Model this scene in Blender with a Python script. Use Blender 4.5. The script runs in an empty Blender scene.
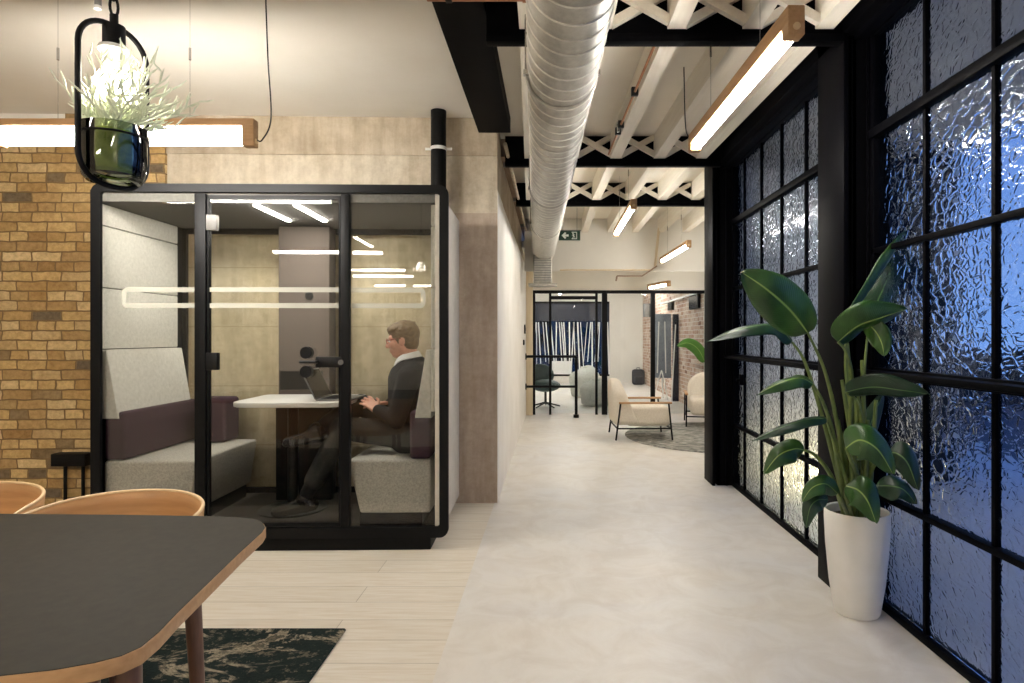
import bpy, bmesh, math, random
from math import sin, cos, pi, radians
from mathutils import Vector, Matrix
random.seed(7)
C = bpy.context.scene.collection
SC = bpy.context.scene
F, CX, CY, H = 620.0, 552.0, 337.0, 1.3          # focal length in pixels, principal point, eye height

def P(px, py, Y):                                   # pixel + distance -> world point
    return Vector(((px-CX)/F*Y, Y, H+(CY-py)/F*Y))

# ------------------------------------------------------------------ materials
def lin(c):
    return tuple(((v/255)/12.92 if v/255 <= .04045 else ((v/255+.055)/1.055)**2.4) for v in c)+(1,)

class NT:
    def __init__(s, name):
        s.m = bpy.data.materials.new(name); s.m.use_nodes = True
        s.t = s.m.node_tree; s.t.nodes.clear()
        s.out = s.n('ShaderNodeOutputMaterial')
    def n(s, typ, **kw):
        nd = s.t.nodes.new(typ)
        for k, v in kw.items():
            if k in nd.inputs: nd.inputs[k].default_value = v
            else: setattr(nd, k, v)
        return nd
    def l(s, a, b): s.t.links.new(a, b)
    def coord(s, scale=(1,1,1), kind='Object', rot=(0,0,0)):
        tc = s.n('ShaderNodeTexCoord'); mp = s.n('ShaderNodeMapping')
        mp.inputs['Scale'].default_value = scale; mp.inputs['Rotation'].default_value = rot
        s.l(tc.outputs[kind], mp.inputs['Vector']); return mp.outputs['Vector']
    def noise(s, vec, scale=5, detail=4, rough=.55, dist=0):
        nd = s.n('ShaderNodeTexNoise'); nd.inputs['Scale'].default_value = scale
        nd.inputs['Detail'].default_value = detail; nd.inputs['Roughness'].default_value = rough
        nd.inputs['Distortion'].default_value = dist
        s.l(vec, nd.inputs['Vector']); return nd.outputs['Fac']
    def ramp(s, fac, stops):
        nd = s.n('ShaderNodeValToRGB'); e = nd.color_ramp.elements
        e[0].position, e[0].color = stops[0]; e[1].position, e[1].color = stops[-1]
        for p, c in stops[1:-1]:
            x = e.new(p); x.color = c
        s.l(fac, nd.inputs['Fac']); return nd.outputs['Color']
    def mix(s, fac, a, b, blend='MIX'):
        nd = s.n('ShaderNodeMix', data_type='RGBA', blend_type=blend)
        for sock, v in ((0, fac), (6, a), (7, b)):
            if hasattr(v, 'is_linked'): s.l(v, nd.inputs[sock])
            else: nd.inputs[sock].default_value = v
        return nd.outputs[2]
    def bump(s, h, strength=.2, dist=.01):
        nd = s.n('ShaderNodeBump'); nd.inputs['Strength'].default_value = strength
        nd.inputs['Distance'].default_value = dist
        s.l(h, nd.inputs['Height']); return nd.outputs['Normal']
    def pr(s, color, rough=.5, metal=0, normal=None, **kw):
        b = s.n('ShaderNodeBsdfPrincipled')
        for k, v in (('Base Color', color), ('Roughness', rough), ('Metallic', metal)):
            if hasattr(v, 'is_linked'): s.l(v, b.inputs[k])
            else: b.inputs[k].default_value = v
        for k, v in kw.items(): b.inputs[k.replace('_', ' ')].default_value = v
        if normal is not None: s.l(normal, b.inputs['Normal'])
        s.l(b.outputs[0], s.out.inputs[0]); return s.m

def mottled(name, c1, c2, scale=6, rough=.6, bump=.1, metal=0, stretch=(1,1,1), **kw):
    t = NT(name); v = t.coord(stretch); f = t.noise(v, scale, 5)
    return t.pr(t.ramp(f, [(.3, lin(c1)), (.7, lin(c2))]), rough, metal, t.bump(f, bump, .004), **kw)

def emis(name, c, s):
    t = NT(name); e = t.n('ShaderNodeEmission'); e.inputs['Color'].default_value = c; e.inputs['Strength'].default_value = s
    t.l(e.outputs[0], t.out.inputs[0]); return t.m

def clear_glass(name, tint=(.93,.95,.93,1), ior=1.45, rough=0.0):
    t = NT(name); fr = t.n('ShaderNodeFresnel'); fr.inputs['IOR'].default_value = ior
    tr = t.n('ShaderNodeBsdfTransparent'); tr.inputs[0].default_value = tint
    gl = t.n('ShaderNodeBsdfGlossy'); gl.inputs['Roughness'].default_value = rough
    mx = t.n('ShaderNodeMixShader'); t.l(fr.outputs[0], mx.inputs[0]); t.l(tr.outputs[0], mx.inputs[1]); t.l(gl.outputs[0], mx.inputs[2])
    t.l(mx.outputs[0], t.out.inputs[0]); return t.m

M = {}
# setting
def m_floor():
    t = NT('polished_concrete'); v = t.coord()
    a = t.noise(v, .8, 6, .6, .6); b = t.noise(v, 4, 8, .65, 1.0)
    c = t.ramp(a, [(.3, lin((219,217,215))), (.5, lin((225,221,214))), (.72, lin((229,223,212)))])
    d = t.ramp(b, [(.36, lin((232,227,220))), (.6, lin((255,255,255)))])
    col = t.mix(.55, c, d, 'MULTIPLY')
    return t.pr(col, .38, 0, t.bump(b, .05, .003), Specular_IOR_Level=.35)
M['floor'] = m_floor()
def m_planks():
    t = NT('whitewashed_boards'); v = t.coord()
    br = t.n('ShaderNodeTexBrick', offset=.37); br.inputs['Scale'].default_value = 1
    br.inputs['Brick Width'].default_value = 2.6; br.inputs['Row Height'].default_value = .19
    br.inputs['Mortar Size'].default_value = .0022; br.inputs['Bias'].default_value = 0
    br.inputs['Color1'].default_value = lin((228,221,208)); br.inputs['Color2'].default_value = lin((220,212,197))
    br.inputs['Mortar'].default_value = lin((186,177,161)); t.l(v, br.inputs['Vector'])
    g = t.noise(t.coord((1.2, 16, 1)), 3.2, 7, .6, .8)
    col = t.mix(.8, br.outputs['Color'], t.ramp(g, [(.3, lin((236,229,217))), (.62, (1,1,1,1))]), 'MULTIPLY')
    return t.pr(col, .48, 0, t.bump(br.outputs['Fac'], .2, -.003), Specular_IOR_Level=.3)
M['planks'] = m_planks()
def m_brick(name, cols, mort, scale=1.0, w=.222, h=.0755):
    t = NT(name)
    tc = t.n('ShaderNodeTexCoord'); sp = t.n('ShaderNodeSeparateXYZ'); cb = t.n('ShaderNodeCombineXYZ')
    t.l(tc.outputs['Object'], sp.inputs[0])
    ad = t.n('ShaderNodeMath', operation='ADD'); t.l(sp.outputs['X'], ad.inputs[0]); t.l(sp.outputs['Y'], ad.inputs[1])
    t.l(ad.outputs[0], cb.inputs['X']); t.l(sp.outputs['Z'], cb.inputs['Y'])
    wob = t.n('ShaderNodeTexNoise', noise_dimensions='3D'); wob.inputs['Scale'].default_value = 9; t.l(cb.outputs[0], wob.inputs['Vector'])
    wm = t.n('ShaderNodeVectorMath', operation='MULTIPLY_ADD'); t.l(wob.outputs['Color'], wm.inputs[0])
    wm.inputs[1].default_value = (.034, .020, 0); t.l(cb.outputs[0], wm.inputs[2])
    vec = wm.outputs[0]
    br = t.n('ShaderNodeTexBrick', offset=.5, squash=.62, squash_frequency=3); t.l(vec, br.inputs['Vector'])
    br.inputs['Scale'].default_value = scale
    br.inputs['Brick Width'].default_value = w; br.inputs['Row Height'].default_value = h
    br.inputs['Mortar Size'].default_value = .006; br.inputs['Mortar Smooth'].default_value = .25; br.inputs['Bias'].default_value = 0
    br.inputs['Color1'].default_value = (0,0,0,1); br.inputs['Color2'].default_value = (1,1,1,1); br.inputs['Mortar'].default_value = (.5,.5,.5,1)
    tone = t.ramp(br.outputs['Color'], [(0.0, lin(cols[0]))] + [(.12+.76*i/(len(cols)-2), lin(c)) for i, c in enumerate(cols[1:-1])] + [(1.0, lin(cols[-1]))])
    fine = t.noise(vec, 26, 8, .7); big = t.noise(vec, 2.2, 3)
    tone = t.mix(.75, tone, t.ramp(fine, [(.3, lin((186,178,166))), (.62, (1,1,1,1))]), 'MULTIPLY')
    tone = t.mix(.5, tone, t.ramp(big, [(.35, lin((222,208,186))), (.65, (1,1,1,1))]), 'MULTIPLY')
    col = t.mix(br.outputs['Fac'], tone, lin(mort))
    hh = t.n('ShaderNodeMath', operation='MULTIPLY_ADD'); t.l(fine, hh.inputs[0]); hh.inputs[1].default_value = .45
    inv = t.n('ShaderNodeMath', operation='SUBTRACT'); inv.inputs[0].default_value = 1; t.l(br.outputs['Fac'], inv.inputs[1])
    t.l(inv.outputs[0], hh.inputs[2])
    return t.pr(col, .85, 0, t.bump(hh.outputs[0], .8, .012), Specular_IOR_Level=.2)
M['brick'] = m_brick('yellow_stock_brick', [(96,90,84),(208,176,120),(224,196,142),(190,156,102),(232,208,160),(176,142,94),(220,190,136)], (132,108,76))
M['brick_red'] = m_brick('mixed_brick', [(150,116,102),(196,166,150),(216,198,184),(186,150,134),(222,210,198)], (214,206,196))
M['plaster'] = mottled('white_plaster', (226,222,213), (232,229,221), 3, .8, .03)
M['ceil_white'] = mottled('white_painted_ceiling', (226,219,206), (232,226,214), 2, .8, .03)
M['cream'] = mottled('cream_paint', (230,224,210), (236,230,218), 2, .75, .03)
def m_conc(name, c1, c2, c3, rough=.75, seam=None):
    t = NT(name); v = t.coord()
    a = t.noise(v, 1.6, 7, .6, .5); b = t.noise(v, 14 if seam or rough < .9 else 7, 10, .75); st = t.noise(t.coord((5, 5, .7)), 2.5, 5)
    col = t.ramp(a, [(.3, lin(c1)), (.52, lin(c2)), (.72, lin(c3))])
    col = t.mix(.5, col, t.ramp(b, [(.35, lin((205,198,188))), (.6, (1,1,1,1))]), 'MULTIPLY')
    col = t.mix(.45, col, t.ramp(st, [(.35, lin((205,196,180))), (.6, (1,1,1,1))]), 'MULTIPLY')
    if seam:
        br = t.n('ShaderNodeTexBrick', offset=.5); t.l(t.coord((1,1,1), 'Object', (radians(90),0,0)), br.inputs['Vector'])
        br.inputs['Scale'].default_value = 1; br.inputs['Brick Width'].default_value = seam[0]; br.inputs['Row Height'].default_value = seam[1]
        br.inputs['Mortar Size'].default_value = .004; br.inputs['Mortar Smooth'].default_value = .6
        br.inputs['Color1'].default_value = (1,1,1,1); br.inputs['Color2'].default_value = (.93,.93,.92,1); br.inputs['Mortar'].default_value = (.62,.58,.5,1)
        col = t.mix(.85, col, br.outputs['Color'], 'MULTIPLY')
    return t.pr(col, rough, 0, t.bump(b, .25, .004))
M['concrete'] = m_conc('cast_concrete', (202,189,167), (213,202,182), (220,211,194))
M['conc_board'] = m_conc('board_marked_concrete', (200,188,160), (212,201,174), (220,211,188), seam=(1.6,.46))
M['conc_rough'] = m_conc('rough_concrete', (170,154,132), (200,186,164), (214,202,182), .9)
M['conc_pier'] = m_conc('brown_grey_concrete', (176,158,142), (188,171,154), (196,181,164), .8)
M['white_wall'] = mottled('white_painted_panel', (229,224,214), (240,236,228), 2.2, .7, .06)
M['black_steel'] = mottled('black_painted_steel', (5,5,7), (8,8,10), 30, .55, .03, Specular_IOR_Level=.04)
M['black_gloss'] = mottled('satin_black_steel', (4,4,7), (7,7,10), 30, .5, .02, Specular_IOR_Level=.035)
M['black_powder'] = mottled('black_powder_coat', (6,6,7), (10,10,11), 60, .5, .04, Specular_IOR_Level=.18)
M['joist'] = mottled('white_painted_joist', (224,216,200), (234,227,213), 5, .7, .15, stretch=(8,.6,8))
M['brown_timber'] = mottled('brown_timber', (128,106,88), (158,134,112), 6, .75, .2, stretch=(8,.6,8))
M['oak'] = mottled('oiled_oak', (170,130,88), (190,150,106), 7, .5, .08, stretch=(1,9,9))
M['oak_y'] = mottled('oiled_oak_lengthwise', (176,136,96), (200,160,116), 7, .5, .08, stretch=(9,1,9))
M['oak_ply'] = mottled('oak_plywood', (176,130,84), (196,150,100), 5, .5, .04, stretch=(1,1,9))
M['oak_rim'] = mottled('pale_plywood_edge', (206,174,128), (220,192,148), 20, .5, .04)
M['cream_timber'] = mottled('pale_timber', (214,196,164), (226,210,182), 5, .6, .05, stretch=(9,9,.6))
M['walnut'] = mottled('dark_stained_wood', (84,58,46), (108,76,60), 8, .45, .05, stretch=(9,9,1))
M['lino'] = mottled('grey_brown_linoleum', (46,42,34), (52,48,39), 40, .6, .02, Specular_IOR_Level=.08)
M['led'] = emis('led_tube', (1,.95,.88,1), 34)
M['led_far'] = emis('led_tube_cool', (1,.96,.9,1), 26)
M['led_room'] = emis('room_led', (1,.97,.94,1), 36)
M['led_pod'] = emis('pod_led', (1,.95,.86,1), 46)
M['bulb'] = emis('warm_bulb', (1,.92,.78,1), 20)
M['glass'] = clear_glass('clear_glass', (.985,.985,.975,1), 1.42)
M['glass_far'] = clear_glass('partition_glass', (.93,.96,.97,1), 1.35)
M['manifest'] = (lambda t: (t.pr(lin((206,205,192)), .6, 0, None, Alpha=.45)))(NT('frosted_vinyl'))
def m_texglass():
    t = NT('hammered_glass'); v = t.coord((1, 1, 1))
    dn = t.n('ShaderNodeTexNoise'); dn.inputs['Scale'].default_value = 14; dn.inputs['Detail'].default_value = 2; t.l(v, dn.inputs['Vector'])
    dm = t.n('ShaderNodeVectorMath', operation='MULTIPLY_ADD'); t.l(dn.outputs['Color'], dm.inputs[0]); dm.inputs[1].default_value = (.0, .06, .06); t.l(v, dm.inputs[2])
    mp = t.n('ShaderNodeMapping'); mp.inputs['Scale'].default_value = (.2, .75, 1.15); mp.inputs['Rotation'].default_value = (radians(25), 0, 0); t.l(dm.outputs[0], mp.inputs['Vector'])
    vo = t.n('ShaderNodeTexVoronoi', feature='DISTANCE_TO_EDGE'); vo.inputs['Scale'].default_value = 24; t.l(mp.outputs[0], vo.inputs['Vector'])
    mr = t.n('ShaderNodeMapRange', interpolation_type='SMOOTHSTEP'); mr.inputs['From Max'].default_value = .22; t.l(vo.outputs['Distance'], mr.inputs['Value'])
    w = t.noise(v, 9, 2, .5, .6)
    ad = t.n('ShaderNodeMath', operation='MULTIPLY_ADD'); t.l(w, ad.inputs[0]); ad.inputs[1].default_value = .8; t.l(mr.outputs['Result'], ad.inputs[2])
    nrm = t.bump(ad.outputs[0], .17, .012)
    g = t.n('ShaderNodeBsdfGlass'); g.inputs['IOR'].default_value = 1.3; g.inputs['Roughness'].default_value = .01
    g.inputs['Color'].default_value = (.9,.94,1,1); t.l(nrm, g.inputs['Normal'])
    t.l(g.outputs[0], t.out.inputs[0]); return t.m
M['texglass'] = m_texglass()
def m_galv():
    t = NT('galvanised_steel'); v = t.coord()
    a = t.noise(v, 30, 6, .7); b = t.noise(t.coord((3,.8,3)), 5, 4)
    col = t.mix(.5, t.ramp(a, [(.35, lin((158,155,147))), (.65, lin((190,187,179)))]), t.ramp(b, [(.35, lin((162,159,151))), (.65, lin((196,193,185)))]))
    return t.pr(col, .42, .7, t.bump(a, .06, .004))
M['galv'] = m_galv()
M['galv_seam'] = mottled('galvanised_seam', (206,203,194), (222,219,210), 30, .4, .02, .4)
M['copper'] = mottled('copper_pipe', (160,108,74), (190,136,100), 14, .45, .03, .5)
M['chrome'] = mottled('brushed_chrome', (180,178,174), (200,198,194), 40, .25, .02, .9)
M['grey_metal'] = mottled('grey_metal', (120,120,118), (140,140,137), 30, .4, .03, .6)
M['white_plastic'] = mottled('white_plastic', (226,226,222), (234,234,230), 20, .4, .01)
# pod
M['felt'] = mottled('light_grey_felt', (204,202,192), (222,220,211), 45, .95, .25)
M['felt_out'] = mottled('pale_shell_panel', (196,190,178), (206,200,188), 20, .7, .05)
M['bench'] = mottled('grey_melange_fabric', (170,167,157), (206,203,193), 90, .95, .3)
M['plum'] = mottled('dark_plum_fabric', (52,30,42), (68,42,56), 60, .9, .3)
M['pod_dark'] = mottled('dark_taupe_felt', (76,68,63), (88,79,72), 50, .9, .2)
M['pod_ceil'] = mottled('charcoal_acoustic_felt', (84,82,76), (96,94,88), 50, .95, .2)
M['carpet'] = mottled('charcoal_carpet', (70,66,60), (86,82,75), 120, .95, .4)
M['white_lam'] = mottled('white_laminate', (236,235,230), (240,239,235), 20, .35, .01)
M['hinge_grey'] = mottled('satin_grey_metal', (82,80,76), (96,94,90), 30, .45, .02)
M['dark_plastic'] = mottled('dark_plastic', (10,10,11), (16,16,17), 40, .4, .02, Specular_IOR_Level=.25)
M['lap_alu'] = mottled('grey_aluminium', (120,121,122), (136,137,138), 40, .35, .02, .7)
M['screen'] = mottled('dark_screen', (14,15,18), (20,21,25), 12, .15, .0)
# person
M['skin'] = mottled('skin', (206,150,126), (222,168,144), 14, .5, .05, Subsurface_Weight=.08, Subsurface_Scale=.01)
M['hair'] = mottled('brown_hair', (96,78,56), (140,118,88), 30, .6, .5, stretch=(1,3,3))
M['sweater'] = mottled('charcoal_knit', (16,18,21), (24,26,30), 60, .95, .3)
M['shirt'] = mottled('white_shirt', (228,226,226), (238,236,236), 30, .8, .05)
M['trousers'] = mottled('dark_grey_cloth', (34,35,34), (46,46,44), 60, .9, .3)
M['sock'] = mottled('black_cloth', (14,14,15), (20,20,21), 60, .9, .2)
M['shoe'] = mottled('black_leather', (26,24,23), (36,33,32), 20, .22, .05)
M['specs'] = mottled('tortoiseshell', (120,48,34), (150,70,50), 60, .3, .02)
# misc
M['pot'] = mottled('matt_white_pot', (226,224,219), (232,230,226), 10, .45, .02)
M['soil'] = mottled('dark_soil', (38,30,24), (60,48,38), 50, .95, .8)
def m_leaf(name, c1, c2, rib):
    t = NT(name); uv = t.n('ShaderNodeUVMap'); sp = t.n('ShaderNodeSeparateXYZ'); t.l(uv.outputs[0], sp.inputs[0])
    ab = t.n('ShaderNodeMath', operation='SUBTRACT'); t.l(sp.outputs['X'], ab.inputs[0]); ab.inputs[1].default_value = .5
    a2 = t.n('ShaderNodeMath', operation='ABSOLUTE'); t.l(ab.outputs[0], a2.inputs[0])
    wv = t.n('ShaderNodeMath', operation='MULTIPLY_ADD'); t.l(sp.outputs['Y'], wv.inputs[0]); wv.inputs[1].default_value = 34
    sk = t.n('ShaderNodeMath', operation='MULTIPLY'); t.l(a2.outputs[0], sk.inputs[0]); sk.inputs[1].default_value = -14; t.l(sk.outputs[0], wv.inputs[2])
    sn = t.n('ShaderNodeMath', operation='SINE'); m6 = t.n('ShaderNodeMath', operation='MULTIPLY'); t.l(wv.outputs[0], m6.inputs[0]); m6.inputs[1].default_value = 6.283
    t.l(m6.outputs[0], sn.inputs[0])
    n = t.noise(t.coord(), 9, 4)
    base = t.ramp(n, [(.3, lin(c1)), (.7, lin(c2))])
    ribf = t.ramp(a2.outputs[0], [(.012, (1,1,1,1)), (.03, (0,0,0,1))])
    col = t.mix(ribf, base, lin(rib))
    return t.pr(col, .3, 0, t.bump(sn.outputs[0], .2, .003), Specular_IOR_Level=.5)
M['leaf'] = m_leaf('glossy_green_leaf', (26,60,22), (54,94,34), (140,166,88))
M['leaf_dark'] = m_leaf('dark_green_leaf', (16,42,26), (30,62,36), (96,130,76))
M['leaf_bright'] = m_leaf('bright_green_leaf', (52,100,30), (76,126,42), (130,160,84))
M['stem'] = mottled('green_stem', (70,92,40), (112,126,62), 12, .45, .1, stretch=(4,4,.6))
M['airplant'] = mottled('pale_airplant', (206,212,190), (232,236,220), 30, .7, .05)
M['moss'] = mottled('green_moss', (120,140,52), (168,184,88), 40, .9, .6)
def m_potglass():
    t = NT('green_tinted_glass'); g = t.n('ShaderNodeBsdfGlossy'); g.inputs['Roughness'].default_value = .03
    tr = t.n('ShaderNodeBsdfTransparent'); tr.inputs[0].default_value = (.80,.85,.70,1)
    fr = t.n('ShaderNodeFresnel'); fr.inputs['IOR'].default_value = 1.7
    mx = t.n('ShaderNodeMixShader'); t.l(fr.outputs[0], mx.inputs[0]); t.l(tr.outputs[0], mx.inputs[1]); t.l(g.outputs[0], mx.inputs[2])
    t.l(mx.outputs[0], t.out.inputs[0]); return t.m
M['pot_glass'] = m_potglass()
M['bulb_glass'] = clear_glass('bulb_neck_glass', (.97,.97,.95,1))
def m_rug():
    t = NT('distressed_rug'); v = t.coord()
    a = t.noise(t.coord((1,1.8,1)), 2.2, 9, .68, .9); b = t.noise(v, 70, 5, .6)
    c = t.ramp(a, [(.30, lin((26,34,34))), (.50, lin((36,46,44))), (.535, lin((168,156,134))), (.56, lin((66,68,60))), (.62, lin((120,112,96))), (.72, lin((52,54,50)))])
    f2 = t.noise(v, 24, 6, .7)
    c = t.mix(t.ramp(f2, [(.56, (0,0,0,1)), (.62, (1,1,1,1))]), c, lin((104,98,84)))
    c = t.mix(.5, c, t.ramp(b, [(.3, lin((140,140,140))), (.7, (1,1,1,1))]), 'MULTIPLY')
    return t.pr(c, .95, 0, t.bump(b, .5, .004), Specular_IOR_Level=.1)
M['rug'] = m_rug()
def m_rug2():
    t = NT('grey_marled_rug'); a = t.noise(t.coord((1,2.4,1)), 6, 7, .65, 1.2)
    return t.pr(t.ramp(a, [(.38, lin((92,92,88))), (.5, lin((140,138,130))), (.6, lin((176,172,162)))]), .95, 0, t.bump(a, .5, .006))
M['rug_grey'] = m_rug2()
M['boucle'] = mottled('cream_boucle', (214,204,188), (228,219,204), 55, .95, .6)
M['beanbag'] = mottled('pale_grey_fabric', (176,178,170), (198,199,190), 30, .9, .3)
M['green_shell'] = mottled('dark_green_shell', (34,58,56), (46,72,68), 20, .5, .05)
M['backpack'] = mottled('charcoal_nylon', (40,40,44), (58,58,62), 40, .8, .2)
M['sign_green'] = mottled('exit_green', (14,52,40), (18,60,46), 30, .5, .01)
M['sign_white'] = mottled('sign_white', (224,232,226), (232,238,233), 30, .5, .01)
M['board_grey'] = mottled('grey_blue_board', (112,120,132), (134,142,152), 8, .4, .03)
M['navy'] = mottled('navy_board', (18,24,42), (26,33,54), 8, .4, .03)
def m_dusk():
    t = NT('dusk_street_view'); v = t.coord()
    a = t.noise(t.coord((1,1,.7)), 3.2, 6, .6, .5)
    vo = t.n('ShaderNodeTexVoronoi'); vo.inputs['Scale'].default_value = 7; t.l(v, vo.inputs['Vector'])
    col = t.ramp(a, [(.36, lin((10,14,24))), (.46, lin((24,40,60))), (.55, lin((40,62,104))), (.66, lin((30,60,70)))])
    dot = t.ramp(vo.outputs['Distance'], [(.09, lin((255,244,222))), (.14, (0,0,0,1))])
    c2 = t.mix(1.0, col, dot, 'ADD')
    e = t.n('ShaderNodeEmission'); t.l(c2, e.inputs['Color']); e.inputs['Strength'].default_value = .22
    t.l(e.outputs[0], t.out.inputs[0]); return t.m
M['dusk'] = m_dusk()
M['ext_wall'] = mottled('white_render', (222,220,214), (236,234,228), 3, .9, .1)
M['ext_dark'] = mottled('dark_brickwork', (24,28,38), (36,40,52), 6, .9, .3)
M['ext_ground'] = mottled('dark_paving', (58,62,72), (76,80,90), 3, .7, .2)

# ------------------------------------------------------------------ mesh builder
class MB:
    def __init__(s): s.b = bmesh.new(); s.uv = None
    def box(s, x0, x1, y0, y1, z0, z1, bev=0, seg=2, rot=None, piv=None):
        t = bmesh.new(); bmesh.ops.create_cube(t, size=1)
        for v in t.verts:
            v.co = Vector((x0+(v.co.x+.5)*(x1-x0), y0+(v.co.y+.5)*(y1-y0), z0+(v.co.z+.5)*(z1-z0)))
        if bev: bmesh.ops.bevel(t, geom=list(t.edges), offset=bev, segments=seg, profile=.5, affect='EDGES')
        if rot is not None:
            c = Vector(piv) if piv is not None else Vector(((x0+x1)/2, (y0+y1)/2, (z0+z1)/2))
            for v in t.verts: v.co = rot @ (v.co-c) + c
        return s._add(t)
    def _add(s, t):
        me = bpy.data.meshes.new('tmp'); t.to_mesh(me); t.free(); s.b.from_mesh(me); bpy.data.meshes.remove(me); return s
    def tube(s, pts, r, n=10, closed=False, cap=True):
        pts = [Vector(p) for p in pts]; m = len(pts); rs = r if isinstance(r, (list, tuple)) else [r]*m
        rings = []; up = None
        for i, p in enumerate(pts):
            if closed: d = (pts[(i+1) % m]-pts[i-1])
            else: d = pts[min(i+1, m-1)]-pts[max(i-1, 0)]
            d.normalize()
            if up is None:
                up = Vector((0,0,1)) if abs(d.z) < .9 else Vector((1,0,0))
            a = up-d*up.dot(d)
            if a.length < 1e-5: a = d.orthogonal()
            a.normalize(); up = a; b = d.cross(a)
            rings.append([s.b.verts.new(p+(a*cos(2*pi*k/n)+b*sin(2*pi*k/n))*rs[i]) for k in range(n)])
        R = range(m if closed else m-1)
        for i in R:
            A, B = rings[i], rings[(i+1) % m]
            for k in range(n): s.b.faces.new((A[k], A[(k+1) % n], B[(k+1) % n], B[k]))
        if cap and not closed:
            s.b.faces.new(rings[0][::-1]); s.b.faces.new(rings[-1])
        return s
    def lathe(s, prof, n=32, c=(0,0,0)):
        c = Vector(c); rings = []
        for r, z in prof:
            if r < 1e-6: rings.append([s.b.verts.new(c+Vector((0,0,z)))])
            else: rings.append([s.b.verts.new(c+Vector((r*cos(2*pi*k/n), r*sin(2*pi*k/n), z))) for k in range(n)])
        for A, B in zip(rings, rings[1:]):
            for k in range(n):
                k2 = (k+1) % n
                if len(A) == 1 and len(B) == 1: continue
                if len(A) == 1: s.b.faces.new((A[0], B[k2], B[k]))
                elif len(B) == 1: s.b.faces.new((A[k], A[k2], B[0]))
                else: s.b.faces.new((A[k], A[k2], B[k2], B[k]))
        return s
    def ball(s, c, r, sc=(1,1,1), n=16, rot=None):
        t = bmesh.new(); bmesh.ops.create_uvsphere(t, u_segments=n, v_segments=max(6, n*2//3), radius=r)
        for v in t.verts:
            q = Vector((v.co.x*sc[0], v.co.y*sc[1], v.co.z*sc[2]))
            v.co = (rot @ q if rot is not None else q)+Vector(c)
        return s._add(t)
    def cap(s, a, b, ra, rb, n=14):                # capsule with two radii
        a, b = Vector(a), Vector(b); s.ball(a, ra, n=n); s.ball(b, rb, n=n)
        k = 5; s.tube([a.lerp(b, i/k) for i in range(k+1)], [ra+(rb-ra)*i/k for i in range(k+1)], n); return s
    def prism(s, poly, z0, z1, bev=0, seg=2, m=None):
        t = bmesh.new(); vs = [t.verts.new((x, y, z0)) for x, y in poly]; f = t.faces.new(vs)
        r = bmesh.ops.extrude_face_region(t, geom=[f])
        for v in r['geom']:
            if isinstance(v, bmesh.types.BMVert): v.co.z = z1
        bmesh.ops.recalc_face_normals(t, faces=list(t.faces))
        if bev:
            es = [e for e in t.edges if abs(e.verts[0].co.z-e.verts[1].co.z) < 1e-6]
            bmesh.ops.bevel(t, geom=es, offset=bev, segments=seg, profile=.5, affect='EDGES')
        if m is not None: bmesh.ops.transform(t, matrix=m, verts=list(t.verts))
        return s._add(t)
    def grid(s, f, nu, nv, uv=False):
        vs = [[s.b.verts.new(f(i/nu, j/nv)) for j in range(nv+1)] for i in range(nu+1)]
        if uv and s.uv is None: s.uv = s.b.loops.layers.uv.new('UVMap')
        for i in range(nu):
            for j in range(nv):
                fc = s.b.faces.new((vs[i][j], vs[i+1][j], vs[i+1][j+1], vs[i][j+1]))
                if uv:
                    for lp, (a, b2) in zip(fc.loops, ((i,j),(i+1,j),(i+1,j+1),(i,j+1))): lp[s.uv].uv = (b2/nv, a/nu)
        return s
    def build(s, name, mat, parent=None, smooth=True, world=False, kind=None, label=None, solid=0, subd=0, angle=35):
        bmesh.ops.recalc_face_normals(s.b, faces=list(s.b.faces)) if not s.uv else None
        me = bpy.data.meshes.new(name); s.b.to_mesh(me); s.b.free()
        o = bpy.data.objects.new(name, me); C.objects.link(o)
        if mat: me.materials.append(M[mat] if isinstance(mat, str) else mat)
        if parent is not None:
            o.parent = parent
            if world: me.transform(wmat(parent).inverted())
        if smooth:
            for p in me.polygons: p.use_smooth = True
            try: me.set_sharp_from_angle(angle=radians(angle))
            except Exception: pass
        if solid:
            m = o.modifiers.new('s', 'SOLIDIFY'); m.thickness = solid; m.offset = 0
        if subd:
            m = o.modifiers.new('d', 'SUBSURF'); m.levels = subd; m.render_levels = subd
        if kind: o['kind'] = kind
        if label: o['label'] = label
        return o

def wmat(o):
    m = o.matrix_basis.copy()
    return wmat(o.parent) @ m if o.parent else m

def thing(name, label, cat, loc=(0,0,0), rz=0, group=None):
    o = bpy.data.objects.new(name, None); C.objects.link(o); o.empty_display_size = .05
    o.location = loc; o.rotation_euler = (0,0,rz); o['label'] = label; o['category'] = cat
    if group: o['group'] = group
    return o
def tag(o, label, cat, group=None):
    o['label'] = label; o['category'] = cat
    if group: o['group'] = group
    return o
def struct(name, mb, mat, smooth=True):
    o = mb.build(name, mat, smooth=smooth); o['kind'] = 'structure'; return o
def sroot(name, loc=(0,0,0), rz=0):
    o = bpy.data.objects.new(name, None); C.objects.link(o); o.location = loc; o.rotation_euler = (0,0,rz); o['kind'] = 'structure'; return o
def remesh(o, voxel, smooth=4, fac=.5):
    m = o.modifiers.new('r', 'REMESH'); m.mode = 'VOXEL'; m.voxel_size = voxel; m.use_smooth_shade = True
    if smooth:
        s = o.modifiers.new('s', 'SMOOTH'); s.factor = fac; s.iterations = smooth
    dg = bpy.context.evaluated_depsgraph_get(); ev = o.evaluated_get(dg)
    me = bpy.data.meshes.new_from_object(ev); o.modifiers.clear()
    old = o.data; o.data = me; bpy.data.meshes.remove(old)
    for p in me.polygons: p.use_smooth = True
    return o
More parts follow.
